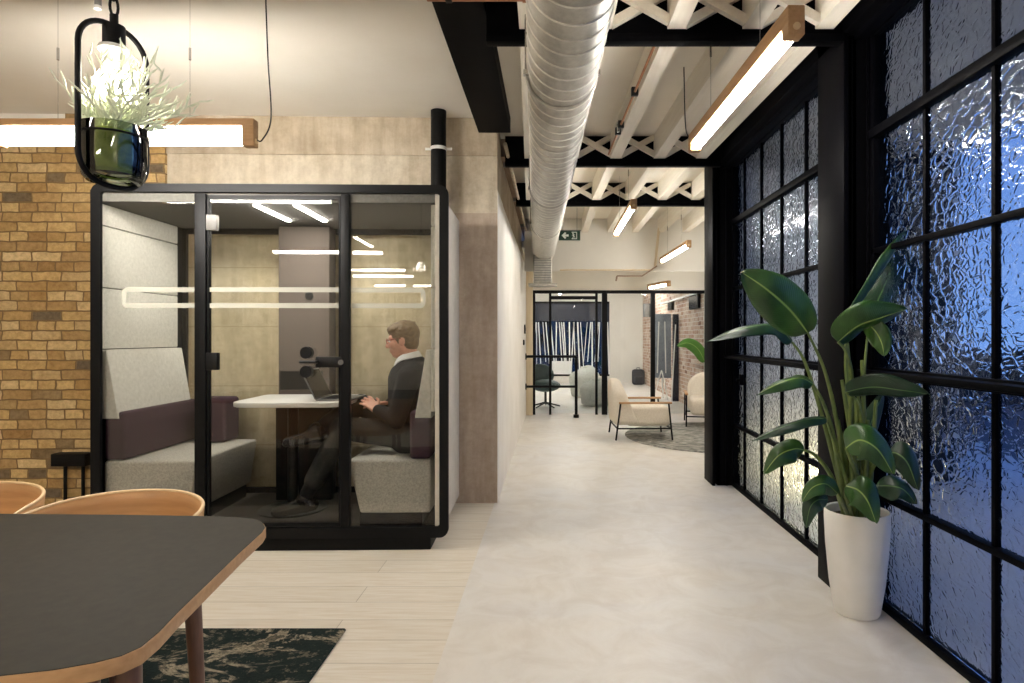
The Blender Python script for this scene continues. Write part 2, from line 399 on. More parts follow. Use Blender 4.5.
def rrect(w, h, r, n=6, cx=0, cy=0):
    pts = []
    for sx, sy, a0 in ((1,1,0), (-1,1,90), (-1,-1,180), (1,-1,270)):
        for k in range(n+1):
            a = radians(a0+90*k/n); pts.append((cx+sx*(w/2-r)+r*cos(a), cy+sy*(h/2-r)+r*sin(a)))
    return pts
def spline(pts, n=8):
    pts = [Vector(p) for p in pts]; out = []
    for i in range(len(pts)-1):
        p0, p1, p2, p3 = pts[max(i-1,0)], pts[i], pts[i+1], pts[min(i+2, len(pts)-1)]
        for k in range(n):
            t = k/n
            out.append(.5*((2*p1)+(p2-p0)*t+(2*p0-5*p1+4*p2-p3)*t*t+(3*p1-p0-3*p2+p3)*t**3))
    out.append(pts[-1]); return out

# ------------------------------------------------------------------ the setting
CZ = 3.015                                        # ceiling height
XW, XG = 1.52, 1.6                                # window wall face, glass plane
ANG = radians(1.6)                                # the back wall and the pod stand slightly skewed to the corridor
struct('floor', MB().box(-.45, 5, -5, 17.7, -.12, 0), 'floor', False)
struct('floor_boards', MB().box(-6, -.45, -5, 5.2, -.12, 0), 'planks', False)
# ceiling: plaster on the left, board deck above the joists
struct('ceiling', MB().box(-6.2, -.45, -5.2, 5.3, CZ, CZ+.1), 'ceil_white', False)
struct('ceiling_deck', MB().box(-.45, 3.75, -5.2, 9.15, CZ, CZ+.1), 'ceil_white', False)
struct('ceiling_far_room', MB().box(-1.7, 2.8, 9.15, 17.8, 2.62, 2.72), 'plaster', False)

PIV = Vector((-.43, 4.86, 0))
def wroot(name): return sroot(name, PIV, ANG)
# back wall, local x from the pier corner (0) to the left (negative), local y 0 = face
b = wroot('wall_back')
MB().box(-.33, 0, 0, .5, 0, 2.27).build('pier', 'conc_pier', b, False)
MB().box(-2.55, 0, .012, .5, 2.27, 2.72).build('concrete_band', 'concrete', b, False)
MB().box(-2.55, 0, 0, .5, 2.72, CZ).build('concrete_beam', 'conc_rough', b, False)
MB().box(-2.55, -.33, .02, .5, 0, 2.27).build('concrete_panel', 'conc_board', b, False)
b = wroot('wall_brick')
MB().box(-5.8, -2.55, -.02, .4, 0, 2.84).build('brickwork', 'brick', b, False)
MB().box(-3.3, -2.98, -.02, .4, 2.84, 3.012).build('brick_patch', 'brick', b, False)
MB().box(-2.98, -2.55, -.005, .4, 2.84, CZ).build('plaster_infill', 'plaster', b, False)
MB().box(-5.8, -3.3, .0, .4, 2.84, CZ).build('plaster_infill', 'plaster', b, False)
# left wall of the corridor
b = sroot('wall_corridor')
MB().box(-.62, -.43, 5.37, 10.4, 0, 2.45).build('wall_panel', 'white_wall', b, False)
MB().box(-.447, -.425, 4.875, 5.37, 0, 2.45).build('panel_return', 'white_wall', b, False)
MB().box(-.62, -.445, 5.37, 10.4, 2.45, 2.86).build('concrete_band', 'conc_rough', b, False)
MB().box(-.62, -.40, 5.37, 10.4, 2.86, CZ).build('timber_band', 'brown_timber', b, False)
# room shell behind the camera
struct('wall_left', MB().box(-6.2, -6, -5, 5.2, 0, CZ), 'cream', False)
struct('wall_rear', MB().box(-6, 2.2, -5.2, -5, 0, CZ), 'cream', False)
struct('wall_right', MB().box(XW, XW+.3, -5, -.9, 0, CZ), 'white_wall', False)
# black header over the windows and the boxed steel columns
b = sroot('window_header')
MB().box(1.44, 1.66, -.9, 5.7, 2.80, CZ).build('header_beam', 'black_steel', b, False)
MB().box(1.50, 1.56, -.9, 5.7, 2.775, 2.80).build('header_lip', 'black_gloss', b, False)
def column(y0, y1, x0, name='steel_column'):
    r = sroot(name)
    MB().box(x0, x0+.025, y0, y1, 0, CZ, .003).build('flange', 'black_gloss', r)
    MB().box(1.64, 1.67, y0, y1, 0, CZ, .003).build('flange', 'black_gloss', r)
    ym = (y0+y1)/2
    MB().box(x0+.025, 1.64, ym-.06, ym+.06, 0, CZ).build('web', 'black_steel', r)
    MB().box(x0+.05, x0+.075, y0+.02, y0+.05, 0, CZ, .004).build('edge_strip', 'black_gloss', r)
    MB().box(x0+.12, x0+.135, y0-.0, y0+.02, 0, CZ, .003).build('edge_strip', 'black_gloss', r)
    MB().box(x0+.05, 1.64, y0+.02, ym-.06, 0, CZ).build('casing', 'black_steel', r)
column(5.41, 5.70, 1.40); column(3.06, 3.36, 1.44)

def window(n, ya, yb, mull, panes_at):
    w = sroot(f'window_{n}')
    zs = [.03, .535, 1.125, 1.72, 2.295, 2.80]
    fr = MB().box(XG-.03, XG+.03, ya, yb, 0, .035, .004).box(XG-.03, XG+.03, ya, yb, 2.775, 2.80)
    fr.box(XG-.03, XG+.03, ya, ya+.03, 0, 2.8, .004).box(XG-.03, XG+.03, yb-.03, yb, 0, 2.8, .004)
    fr.build('frame', 'black_gloss', w)
    for y in mull:
        MB().box(XG-.014, XG+.014, y-.011, y+.011, .03, 2.78, .003).build('mullion', 'black_gloss', w)
    for z in (.535, 1.72): MB().box(XG-.03, XG+.02, ya, yb, z-.013, z+.013, .003).build('glazing_bar', 'black_gloss', w)
    MB().box(XG-.04, XG+.02, ya, yb, 2.275, 2.32, .004).build('transom', 'black_gloss', w)
    t = MB().box(XG-.03, XG+.02, ya, yb, 1.10, 1.15, .004).box(XG-.10, XG-.03, ya, yb, 1.115, 1.14, .004)
    t.build('transom', 'black_gloss', w)
    ys = [ya+.015]+list(mull)+[yb-.015]
    for i in range(len(ys)-1):
        for j in range(5):
            MB().box(XG-.004, XG+.004, ys[i]+.006, ys[i+1]-.006, zs[j]+.006, zs[j+1]-.006).build('pane', 'texglass', w, False)
    return w
window(1, 3.36, 5.41, [3.475, 3.89, 4.305, 4.72, 5.135], 0)
window(2, -.9, 3.06, sorted(2.645-.415*k for k in range(9)), 0)
lt = MB().box(XG-.05, XG-.014, 5.125, 5.145, .90, .99, .004).tube([(XG-.045, 5.135, .945), (XG-.075, 5.135, .945)], .012, 10).build('window_latch', 'black_gloss', bpy.data.objects['window_1'])
# beyond the glass: courtyard
struct('courtyard_ground', MB().box(1.75, 14, -4, 16, -.3, -.1), 'ext_ground', False)
struct('courtyard_wall', MB().box(1.75, 3.0, 5.75, 5.95, -.1, 4.2), 'ext_wall', False)
struct('courtyard_pier', MB().box(3.0, 3.62, 5.6, 6.0, -.1, 4.2), 'ext_dark', False)
struct('neighbour_wall', MB().box(4.0, 13, 13.0, 13.4, -.1, 1.0), 'ext_dark', False)
# lounge shell and the far room
struct('wall_lounge', MB().box(1.67, 3.75, 5.70, 5.75, 0, CZ), 'cream', False)
struct('wall_lounge_right', MB().box(3.55, 3.75, 5.75, 10.4, 0, CZ), 'cream', False)
b = sroot('wall_downstand')
MB().box(-.40, 3.55, 9.0, 9.15, 2.27, CZ).build('downstand', 'plaster', b, False)
MB().box(-.40, 3.55, 8.97, 9.0, 2.25, 2.29).build('ledge', 'plaster', b, False)
MB().box(-.43, 3.55, 10.38, 10.5, 2.08, 2.62).build('bulkhead', 'cream', b, False)
struct('wall_far', MB().box(1.62, 2.7, 17.5, 17.7, 0, 2.62).box(-.8, 1.62, 17.5, 17.7, 2.3, 2.62).box(-.8, 1.62, 17.5, 17.7, 0, .2), 'plaster', False)
struct('wall_far_left', MB().box(-.8, -.6, 10.5, 17.5, 0, 2.62), 'white_wall', False)
struct('wall_far_brick', MB().box(2.56, 2.76, 10.5, 17.5, 0, 2.62), 'brick_red', False)

# ceiling steel and joists
beamY = [3.08, 5.30, 6.90]
b = sroot('ceiling_beam')
MB().box(-.575, -.325, -5, 4.86, 2.90, 2.945, .003).build('flange', 'black_steel', b)
MB().box(-.47, -.43, -5, 4.86, 2.945, CZ).build('web', 'black_steel', b)
MB().box(-.345, -.325, -5, 4.86, 2.945, CZ).build('side_plate', 'black_steel', b)
for y in beamY:
    b = sroot('ceiling_beam')
    xr = 1.44 if y < 5.7 else 3.55
    MB().box(-.325 if y < 5 else -.40, xr, y-.03, y+.03, 2.755, 2.795, .003).build('flange', 'black_steel', b)
    MB().box(-.325 if y < 5 else -.40, xr, y-.006, y+.012, 2.795, CZ).build('web', 'black_steel', b)
def jX(x, y): return x+(5.3-min(max(y, 0), 7.2))*.033
jx = [-.19, .175, .54, .91, 1.27]
bays = [(-5, 3.06), (3.10, 5.28), (5.32, 6.88), (6.92, 9.0)]
for bi, (y0, y1) in enumerate(bays):
    xs = jx if bi < 2 else jx+[1.64, 2.0, 2.36, 2.72]
    for x in xs:
        o = MB().prism([(jX(x,y0)-.045, y0), (jX(x,y0)+.045, y0), (jX(x,y1)+.045, y1), (jX(x,y1)-.045, y1)], 2.82, CZ).build('ceiling_joist', 'joist', smooth=False); o['kind'] = 'structure'
for y in beamY:
    xs = (jx if y < 5.7 else jx+[1.64, 2.0, 2.36])
    xs = [jX(x, y) for x in xs]
    for xa, xb in zip(xs, xs[1:]):
        for s, dy in ((1, -.028), (-1, -.062)):
            z0, z1 = (2.84, 3.0) if s > 0 else (3.0, 2.84)
            d = Vector((xb-xa-.08, 0, z1-z0)); L = d.length; a = math.atan2(d.z, d.x)
            mx, mz = (xa+xb)/2, 2.92
            o = MB().box(mx-L/2, mx+L/2, y+dy-.016, y+dy+.016, mz-.022, mz+.022, rot=Matrix.Rotation(-a, 3, 'Y'), piv=(mx, y+dy, mz)).build('joist_brace', 'joist'); o['kind'] = 'structure'

# ------------------------------------------------------------------ far glass partition
g = sroot('door_1', (0, 10.4, 0))
fm = MB().box(-.32, 2.57, -.04, .04, 2.03, 2.08).box(-.32, -.28, -.04, .04, 0, 2.03)
fm.build('frame', 'black_powder', g, False)
for x, w in ((-.03, .02), (.745, .02), (.88, .045), (1.69, .035)):
    MB().box(x-w, x+w, -.035, .035, 0, 2.03).build('mullion', 'black_powder', g, False)
MB().box(-.03, .745, -.03, .03, 1.93, 1.985).build('transom', 'black_powder', g, False)
for x0, x1 in ((-.28, -.05), (-.01, .725), (.765, .835), (.925, 1.655), (1.725, 2.56)):
    MB().box(x0, x1, -.005, .005, .02, 2.03).build('pane', 'glass_far', g, False)
struct('trim_1', MB().box(-.43, -.32, 10.28, 10.44, 0, 2.4, .004), 'cream_timber', True)
struct('trim_2', MB().box(2.57, 3.55, 10.38, 10.5, 0, 2.08), 'cream', False)

# glazed shopfront at the very end with white tree-trunk graphics
w = sroot('window_3', (0, 17.5, 0))
MB().box(-.6, 1.62, .03, .06, .2, 2.3).build('pane', 'dusk', w, False)
fr = MB().box(-.6, 1.62, -.03, .03, 2.24, 2.3).box(-.6, 1.62, -.03, .03, .2, .25)
fr.build('frame', 'black_powder', w, False)
MB().box(-.6, 1.62, -.02, .02, 1.75, 2.24).build('fascia_panel', 'navy', w, False)
x = -.55; k = 0
while x < 1.6:
    lean = random.uniform(-.1, .1); wd = random.uniform(.008, .02)
    z0 = random.choice((.25, .25, .6)); z1 = 1.72
    MB().box(x-wd, x+wd, -.035, -.025, z0, z1, rot=Matrix.Rotation(lean, 3, 'Y')).build('tree_graphic', 'white_plastic', w, False)
    x += random.uniform(.055, .14)
MB().box(.0, .55, -.05, .02, .25, .62).build('low_panel', 'white_plastic', w, False)

# ------------------------------------------------------------------ office pod
PW, PD = 2.14, 1.0
PX = -1.70
PODL = Vector((PX, 3.745, 0)); PANG = radians(1.3)
pod = thing('office_pod', 'black-framed glass meeting pod with grey felt interior and white band across the glazing', 'meeting pod', PODL, PANG)
def U(px): return (px-CX)/165.6-PX                # front-plane pixel -> pod local x
uL, uR = -1.055, 1.055
fr = MB()
tf = lambda poly: None
outer = rrect(PW, 2.145, .055, 6, 0, 1.152); inner = rrect(PW-.108, 2.03, .02, 6, 0, 1.16)
bmf = fr.b; n = len(outer)
for y in (0, .09):
    pass
vo = [[bmf.verts.new((x, y, z)) for x, z in outer] for y in (0, .025)]
vi = [[bmf.verts.new((x, y, z)) for x, z in inner] for y in (0, .025)]
for i in range(n):
    j = (i+1) % n
    bmf.faces.new((vo[0][i], vo[0][j], vi[0][j], vi[0][i])); bmf.faces.new((vo[1][i], vi[1][i], vi[1][j], vo[1][j]))
    bmf.faces.new((vo[0][i], vo[1][i], vo[1][j], vo[0][j])); bmf.faces.new((vi[0][i], vi[0][j], vi[1][j], vi[1][i]))
fr.build('frame', 'black_powder', pod)
m1a, m1b, m2a, m2b = U(195), U(206), U(340), U(348.5)
for a, c in ((m1a, m1b), (m2a, m2b)):
    MB().box(a, c, .0, .05, .147, 2.167, .004).build('mullion', 'black_powder', pod)
MB().box(-1.0, .96, .02, .95, .0, .08, .006).build('plinth', 'black_powder', pod)
MB().box(-1.07, .985, .026, .99, .08, .105).build('floor_panel', 'carpet', pod, False)
MB().box(-1.07, .985, .05, .99, .105, .12).build('carpet', 'carpet', pod, False)
MB().box(-1.07, .985, .026, .99, 2.12, 2.20).build('ceiling_panel', 'pod_ceil', pod, False)
for s in (-1, 1):
    MB().box(.985, 1.01, .026, .99, .085, 2.19).build('shell_panel', 'felt_out', pod, False) if s > 0 else MB().box(-1.09, -1.075, .026, .99, .085, 2.19).build('shell_panel', 'black_powder', pod, False)
# felt wall panels, four to a side
for s, xo in ((-1, -1.075), (1, .985)):
    xi = xo-s*.03
    for z0, z1 in ((.84, 1.222), (1.228, 1.60), (1.606, 1.98), (1.986, 2.115)):
        MB().box(min(xo, xi), max(xo, xi), .05, .86, z0, z1, .006).build('felt_panel', 'felt', pod)
    # sloping back panel above the bench
    poly = [(0, 0), (.10, 0), (.03, .42), (0, .42)]
    mt = Matrix(((-s,0,0,xi), (0,0,1,0), (0,1,0,.80), (0,0,0,1)))
    MB().prism(poly, .06, .86, .004, 1, mt).build('sloping_back', 'felt', pod)
bk = MB().box(-1.07, .985, .96, .99, .12, .16).box(-1.07, .985, .96, .99, 2.08, 2.12).box(-1.07, -1.04, .96, .99, .16, 2.08).box(.955, .985, .96, .99, .16, 2.08)
bk.build('back_frame', 'black_powder', pod, False)
MB().box(-1.04, .955, .972, .978, .16, 2.08).build('rear_glass', 'glass', pod, False)
for xs in (-.135, .115):
    MB().box(xs-.014, xs+.014, .10, .62, 2.112, 2.121).build('light_strip', 'led_pod', pod, False)
MB().box(-1.06, m1a, .035, .043, .15, 2.165).build('side_glass', 'glass', pod, False)
MB().box(m2b, U(440), .035, .043, .15, 2.165).build('side_glass', 'glass', pod, False)
door = MB().box(m1b+.012, m2a-.012, .02, .032, .17, 2.14)
door = door.build('door', 'glass', pod, False)
e = MB()
for a in ((m1b+.004, m2a-.004, .012, .04, 2.135, 2.158), (m1b+.004, m2a-.004, .012, .04, .152, .172), (m1b+.004, m1b+.016, .012, .04, .152, 2.158), (m2a-.016, m2a-.004, .012, .04, .152, 2.158)): e.box(*a)
e.build('door_edge', 'black_powder', door, False)
MB().box(U(204), U(216), .005, .045, 1.945, 2.04, .004).build('hinge', 'hinge_grey', door)
MB().box(U(204), U(217), .005, .045, 1.10, 1.205, .004).build('hinge', 'dark_plastic', door)
hd = MB().box(U(315), U(341), -.005, .05, 1.115, 1.18, .005).tube([(U(317), -.03, 1.15), (U(301), -.03, 1.15)], .009)
hd.tube([(U(317), -.03, 1.15), (U(317), .0, 1.15)], .009)
hd.build('handle', 'dark_plastic', door)
MB().tube([(U(340.5), -.012, 1.147), (U(340.5), -.004, 1.147)], .016, 16).build('lock_cylinder', 'hinge_grey', door)
for zz in (1.205, 1.09):
    MB().tube([(U(306.5), -.02, zz), (U(306.5), .02, zz)], .036, 20).build('pull_disc', 'dark_plastic', door)
# white band: rounded outline across the three panes
zt0, zt1, zb0, zb1 = 1.572, 1.602, 1.476, 1.506
y0, y1 = .0335, .0349
def arc_end(cx, s, yy):
    ro, ri = .035, .006
    q = MB(); A = []
    pts = []
    for k in range(9): a = radians(90*k/8); pts.append((cx-s*.0+s*ro*sin(a), zt1-ro+ro*cos(a)))
    for k in range(9): a = radians(90*k/8); pts.append((cx+s*ro*cos(a), zb0+ro-ro*sin(a)))
    for k in range(9): a = radians(90-90*k/8); pts.append((cx+s*ri*cos(a), zb1+ri-ri*sin(a)))
    for k in range(9): a = radians(90-90*k/8); pts.append((cx+s*ri*sin(a), zt0-ri+ri*cos(a)))
    mt = Matrix(((1,0,0,0), (0,0,1,0), (0,1,0,0), (0,0,0,1)))
    return q.prism(pts, yy[0], yy[1], m=mt)
bl = arc_end(U(126), -1, (y0, y1)); bl.box(U(126), m1a, y0, y1, zt0, zt1).box(U(126), m1a, y0, y1, zb0, zb1); bl.build('glass_marking', 'manifest', pod, False)
br = arc_end(U(418), 1, (y0, y1)); br.box(m2b, U(418), y0, y1, zt0, zt1).box(m2b, U(418), y0, y1, zb0, zb1); br.build('glass_marking', 'manifest', pod, False)
bd = MB().box(m1b+.016, m2a-.016, .0182, .0196, zt0, zt1).box(m1b+.016, m2a-.016, .0182, .0196, zb0, zb1); bd.build('glass_marking', 'manifest', door, False)
# tech column at the back
col = MB().box(-.285, .085, .80, .95, .12, 2.11, .006).build('media_column', 'pod_dark', pod)
gr = MB()
for i in range(6): gr.box(-.25, .02, .793, .799, .93+.02*i, .938+.02*i)
gr.box(-.27, .04, .797, .8005, .915, 1.05)
gr.build('speaker_grille', 'dark_plastic', col, False)
MB().tube([(-.06, .794, 1.60), (-.06, .8, 1.60)], .03, 18).build('sensor', 'dark_plastic', col)
MB().box(-.28, .12, .74, .80, .12, .86, .006).build('lower_cover', 'dark_plastic', pod)

def bench(x0, x1, side, label):
    o = thing('upholstered_bench', label, 'bench', (PODL.x, PODL.y, .12), PANG, 'benches in the meeting pod')
    y0, y1 = .07, .90
    ins = (.045 if side > 0 else 0, -.045 if side < 0 else 0)
    # seat block, inner face sloping in towards the floor
    if side < 0: poly = [(x0, .09), (x1-.05, .09), (x1, .42), (x0, .42)]
    else: poly = [(x0+.075, .09), (x1, .09), (x1, .42), (x0, .42)]
    mt = Matrix(((1,0,0,0), (0,0,1,0), (0,1,0,0), (0,0,0,1)))
    t = MB(); q = bmesh.new(); vs = [q.verts.new((x, y0, z)) for x, z in poly]; f = q.faces.new(vs)
    r = bmesh.ops.extrude_face_region(q, geom=[f])
    for v in r['geom']:
        if isinstance(v, bmesh.types.BMVert): v.co.y = y1
    bmesh.ops.recalc_face_normals(q, faces=list(q.faces)); bmesh.ops.bevel(q, geom=list(q.edges), offset=.018, segments=3, profile=.5, affect='EDGES')
    t._add(q); t.build('seat', 'bench', o)
    MB().box(x0+.06, x1-.06, y0+.05, y1-.05, 0.001, .09).build('base', 'dark_plastic', o, False)
    xa, xb = (x0, x0+.13) if side < 0 else (x1-.13, x1)
    MB().box(xa, xb, y0+.0, y1+.02, .425, .72, .02, 3).build('backrest', 'plum', o)
    return o
bL = bench(-1.042, -.48, -1, 'grey fabric bench with plum backrest along the left wall inside the pod')
bR = bench(.44, .95, 1, 'grey fabric bench with plum backrest that the seated person uses')
# extra plum corner cushion on the far end of the left bench
MB().box(-.845, -.62, .70, .92, .425, .74, .025, 3).build('corner_cushion', 'plum', bL)

# table on a pedestal
tb = thing('pod_table', 'white rounded table on a black pedestal inside the meeting pod', 'table', (PODL.x, PODL.y, .12), PANG)
poly = []
x0, x1, ya, yb = -.36, .37, .24, .79
poly = [(x, y) for x, y in rrect(x1-x0, .55+.1, .12, 6, (x0+x1)/2, .515)]
poly = [(x, min(y, yb)) for x, y in poly]
pp = []
for q in poly:
    if not pp or (Vector(q)-Vector(pp[-1])).length > 1e-4: pp.append(q)
MB().prism(pp, .73, .762, .006, 2).build('tabletop', 'white_lam', tb)
MB().tube([(-.06, .50, .02), (-.06, .50, .73)], .035, 20).build('pedestal', 'dark_plastic', tb)
MB().lathe([(0,.001), (.22,.001), (.22,.012), (.05,.03), (0,.03)], 32, (-.06, .50, 0)).build('foot', 'dark_plastic', tb)
# laptop
lp = thing('laptop', 'open grey laptop on the white pod table in front of the person', 'laptop', P(337, 399, 4.2)*1.0, radians(0))
lp.location = (-1.43, 4.17, .884)
MB().box(-.10, .125, -.155, .155, 0, .013, .004).build('base', 'lap_alu', lp)
kb = MB()
for i in range(5):
    for j in range(12): kb.box(-.075+.02*i, -.059+.02*i, -.135+.0228*j, -.117+.0228*j, .0125, .0145)
kb.build('keyboard', 'dark_plastic', lp, False)
MB().box(.045, .105, -.05, .05, .0125, .0138).build('trackpad', 'grey_metal', lp, False)
rl = Matrix.Rotation(radians(-27), 3, 'Y')
sc = MB().box(-.108, -.1, -.155, .155, .012, .225, .003, rot=rl, piv=(-.1, 0, .013)).build('screen_lid', 'lap_alu', lp)
MB().box(-.1, -.0985, -.145, .145, .022, .217, rot=rl, piv=(-.1, 0, .013)).build('display', 'screen', sc, False)

# ------------------------------------------------------------------ the person
pr = thing('person', 'person with short brown hair and glasses, in a charcoal sweater, seated cross-legged in the pod', 'person', (-.98, 4.18, .12))
Z = .12
hipL, hipR = Vector((-.96, 4.09, .655)), Vector((-.96, 4.27, .655))
kneeL, ankL = Vector((-1.375, 4.07, .70)), Vector((-1.615, 4.04, .245))
kneeR, ankR = Vector((-1.34, 4.35, .825)), Vector((-1.525, 4.01, .70))
pel, waist, chest, neckb = Vector((-.955, 4.18, .66)), Vector((-.945, 4.18, .82)), Vector((-.945, 4.18, 1.0)), Vector((-.955, 4.18, 1.09))
head = Vector((-1.005, 4.18, 1.275))
HR = Matrix.Rotation(radians(-9), 3, 'Y')
def hp(x, y, z): return head + HR @ Vector((x, y, z))*.97
shL, shR = Vector((-.93, 4.005, 1.035)), Vector((-.94, 4.355, 1.035))
elL, wrL = Vector((-.99, 3.95, .775)), Vector((-1.135, 4.035, .825))
elR, wrR = Vector((-1.00, 4.415, .80)), Vector((-1.13, 4.30, .84))
bd = MB()
bd.cap(neckb, hp(.03,0,-.05), .060, .055)
# skull, jaw, face
bd.ball(hp(.012,0,.035), .098, (1.0,.80,.95)); bd.ball(hp(-.025,0,-.02), .075, (.95,.86,1.15))
bd.ball(hp(-.055,0,-.085), .035, (1,.95,.8))
for s in (-1, 1): bd.cap(hp(.0, s*.045, -.055), hp(-.05, s*.022, -.088), .026, .022)
bd.cap(hp(-.088,0,.018), hp(-.112,0,-.022), .011, .015); bd.ball(hp(-.104,0,-.026), .014, (1,1.2,.7))
for s in (-1, 1):
    bd.ball(hp(-.072, s*.034, .022), .02, (.8,1.2,.6)); bd.ball(hp(-.06, s*.045, -.02), .026)
    bd.ball(hp(.012, s*.080, -.005), .030, (.75,.35,1.1))
    bd.cap(hp(-.086, s*.012, .032), hp(-.07, s*.055, .03), .009, .009)
bd.ball(hp(-.092,0,-.056), .013, (.9,1.7,.55)); bd.ball(hp(-.089,0,-.067), .013, (.9,1.5,.6))
bd.cap(neckb-Vector((0,0,.05)), chest, .10, .115); bd.cap(chest, waist, .115, .11); bd.cap(waist, pel, .11, .125)
for a, c, e2, w2 in ((shL, elL, wrL, -1), (shR, elR, wrR, 1)):
    bd.cap(neckb-Vector((0,0,.03)), a, .058, .045); bd.cap(a, c, .045, .036); bd.cap(c, e2, .036, .025)
for h_, k_, a_ in ((hipL, kneeL, ankL), (hipR, kneeR, ankR)):
    bd.cap(pel, h_, .115, .08); bd.cap(h_, k_, .075, .05); bd.cap(k_, a_, .05, .032)
footL = (Vector((-.97, -.05, -.16)).normalized(), Vector((-.16, 0, .97)))
footR = (Vector((-.86, -.45, -.12)).normalized(), Vector((-.25, -.25, .9)))
for a_, (f_, u_) in ((ankL, footL), (ankR, footR)):
    bd.cap(a_, a_+f_*.10-u_*.045, .03, .022)
def hand(w, d, nrm, side):                        # w wrist, d forward direction, nrm back-of-hand normal
    d = d.normalized(); nrm = (nrm-d*nrm.dot(d)).normalized(); s = d.cross(nrm)*side
    for k in (-.027, -.009, .009, .027): bd.cap(w+s*k*.7+d*.008, w+d*.085+s*k, .0145, .012, 10)
    for k, L in ((-.031, .060), (-.0105, .074), (.0105, .078), (.031, .068)):
        a = w+d*.088+s*k*1.05; c = a+d*L*.45-nrm*.006+s*k*.12; e3 = c+d*L*.35-nrm*.014; f = e3+d*L*.2-nrm*.014
        bd.cap(a, c, .0088, .0082, 8); bd.cap(c, e3, .0082, .0078, 8); bd.cap(e3, f, .0078, .0066, 8)
    a = w+d*.03+s*.028; c = a+d*.032+s*.028-nrm*.008; e3 = c+d*.03+s*.006-nrm*.008
    bd.cap(a, c, .0135, .0105, 8); bd.cap(c, e3, .0105, .008, 8)
hand(wrL, Vector((-.62, .35, .42)), Vector((.1, -.75, .65)), 1)
hand(wrR, Vector((-.8, -.2, .03)), Vector((0, .2, 1)), -1)
body = remesh(bd.build('body', 'skin', pr, world=True), .005, 2)
for s in (-1, 1):
    MB().ball(hp(-.083, s*.033, .012), .011).build('eye', 'shirt', pr, world=True)
# sweater
sw = MB()
sw.cap(neckb+Vector((.024,0,-.012)), chest+Vector((.008,0,0)), .108, .168); sw.cap(chest+Vector((.008,0,0)), waist+Vector((.008,0,0)), .168, .166); sw.cap(waist+Vector((.012,0,0)), pel, .155, .155)
sw.cap(chest+Vector((-.01,-.07,0)), waist+Vector((-.02,-.05,0)), .105, .10); sw.cap(chest+Vector((-.01,.07,0)), waist+Vector((-.02,.05,0)), .105, .10)
for a, c, w2 in ((shL, elL, wrL), (shR, elR, wrR)):
    sw.cap(neckb+Vector((.025,0,-.012)), a+Vector((.015,0,0)), .085, .08); sw.cap(a, c, .076, .06); sw.cap(c, c.lerp(w2, .94), .06, .041)
sw = remesh(sw.build('sweater', 'sweater', pr, world=True), .008, 3)
# shirt collar, standing round the neck and meeting in a V under the chin
cl = MB()
def collar(u, v):
    a = 2*pi*u; front = max(0, -cos(a))
    r = .064+.016*v; zz = 1.186-.036*v-.06*front**2
    cx = -.968-.006*(1-v)
    return Vector((cx+r*cos(a)*(1.12+.12*front), 4.18+r*sin(a), zz+.02*max(0, cos(a))))
cl.grid(collar, 40, 6); cl.build('shirt_collar', 'shirt', pr, world=True, solid=.007)
# trousers
tr = MB()
tr.cap(pel+Vector((0,-.06,-.01)), pel+Vector((0,.06,-.01)), .135, .135)
tr.cap(hipL, kneeL, .098, .076); tr.cap(hipR, kneeR, .098, .076)
tr.cap(kneeL, kneeL.lerp(ankL, .74), .075, .064); tr.cap(kneeR, kneeR.lerp(ankR, .74), .075, .06)
remesh(tr.build('trousers', 'trousers', pr, world=True), .009, 4)
for k_, a_ in ((kneeL, ankL), (kneeR, ankR)):
    MB().cap(k_.lerp(a_, .66), a_, .048, .043).build('sock', 'sock', pr, world=True)
def shoe(ank, f, up):
    q = MB(); base = ank-up*.045
    q.cap(base-f*.045, base+f*.06+up*.004, .042, .046); q.cap(base+f*.06, base+f*.19-up*.008, .046, .034); q.cap(ank, base, .05, .046)
    return remesh(q.build('shoe', 'shoe', pr, world=True), .007, 2)
shoe(ankL, *footL); shoe(ankR, *footR)
# hair
hr = MB()
hr.ball(hp(.022,0,.048), .103, (1.0,.86,.90)); hr.ball(hp(.052,0,-.012), .072, (.8,1.02,1.05))
hr.ball(hp(-.045,0,.085), .048, (1.1,1.3,.66)); hr.ball(hp(-.066,-.012,.07), .028, (.9,1.4,.75))
for k in range(46):
    a = random.uniform(-1.2, 1.2); u = random.uniform(-.045, .10)
    q = hp(u, .078*sin(a), .045+.088*cos(a)*(1-abs(u)*2.2)); hr.cap(q, q+Vector((-.018, .02*sin(a), -.008)), .010, .006, 8)
for s in (-1, 1):
    hr.ball(hp(.0, s*.068, .035), .040, (1.0,.5,1.05)); hr.cap(hp(-.012, s*.078, .02), hp(-.016, s*.078, -.012), .012, .008, 8); hr.ball(hp(.042, s*.066, .0), .034, (1.0,.5,1.1))
hr = remesh(hr.build('hair', 'hair', pr, world=True), .006, 2)
# glasses
gl = MB()
for s in (-1, 1):
    gl.tube([hp(-.098, s*.034+.026*cos(2*pi*k/20), .010+.019*sin(2*pi*k/20)) for k in range(20)], .0032, 6, closed=True)
    gl.tube([hp(-.097, s*.060, .016), hp(-.04, s*.080, .018), hp(.012, s*.088, .014)], .0034, 6)
gl.tube([hp(-.1, -.010, .016), hp(-.1, .010, .016)], .003, 6)
gl.build('spectacles', 'specs', pr, world=True)

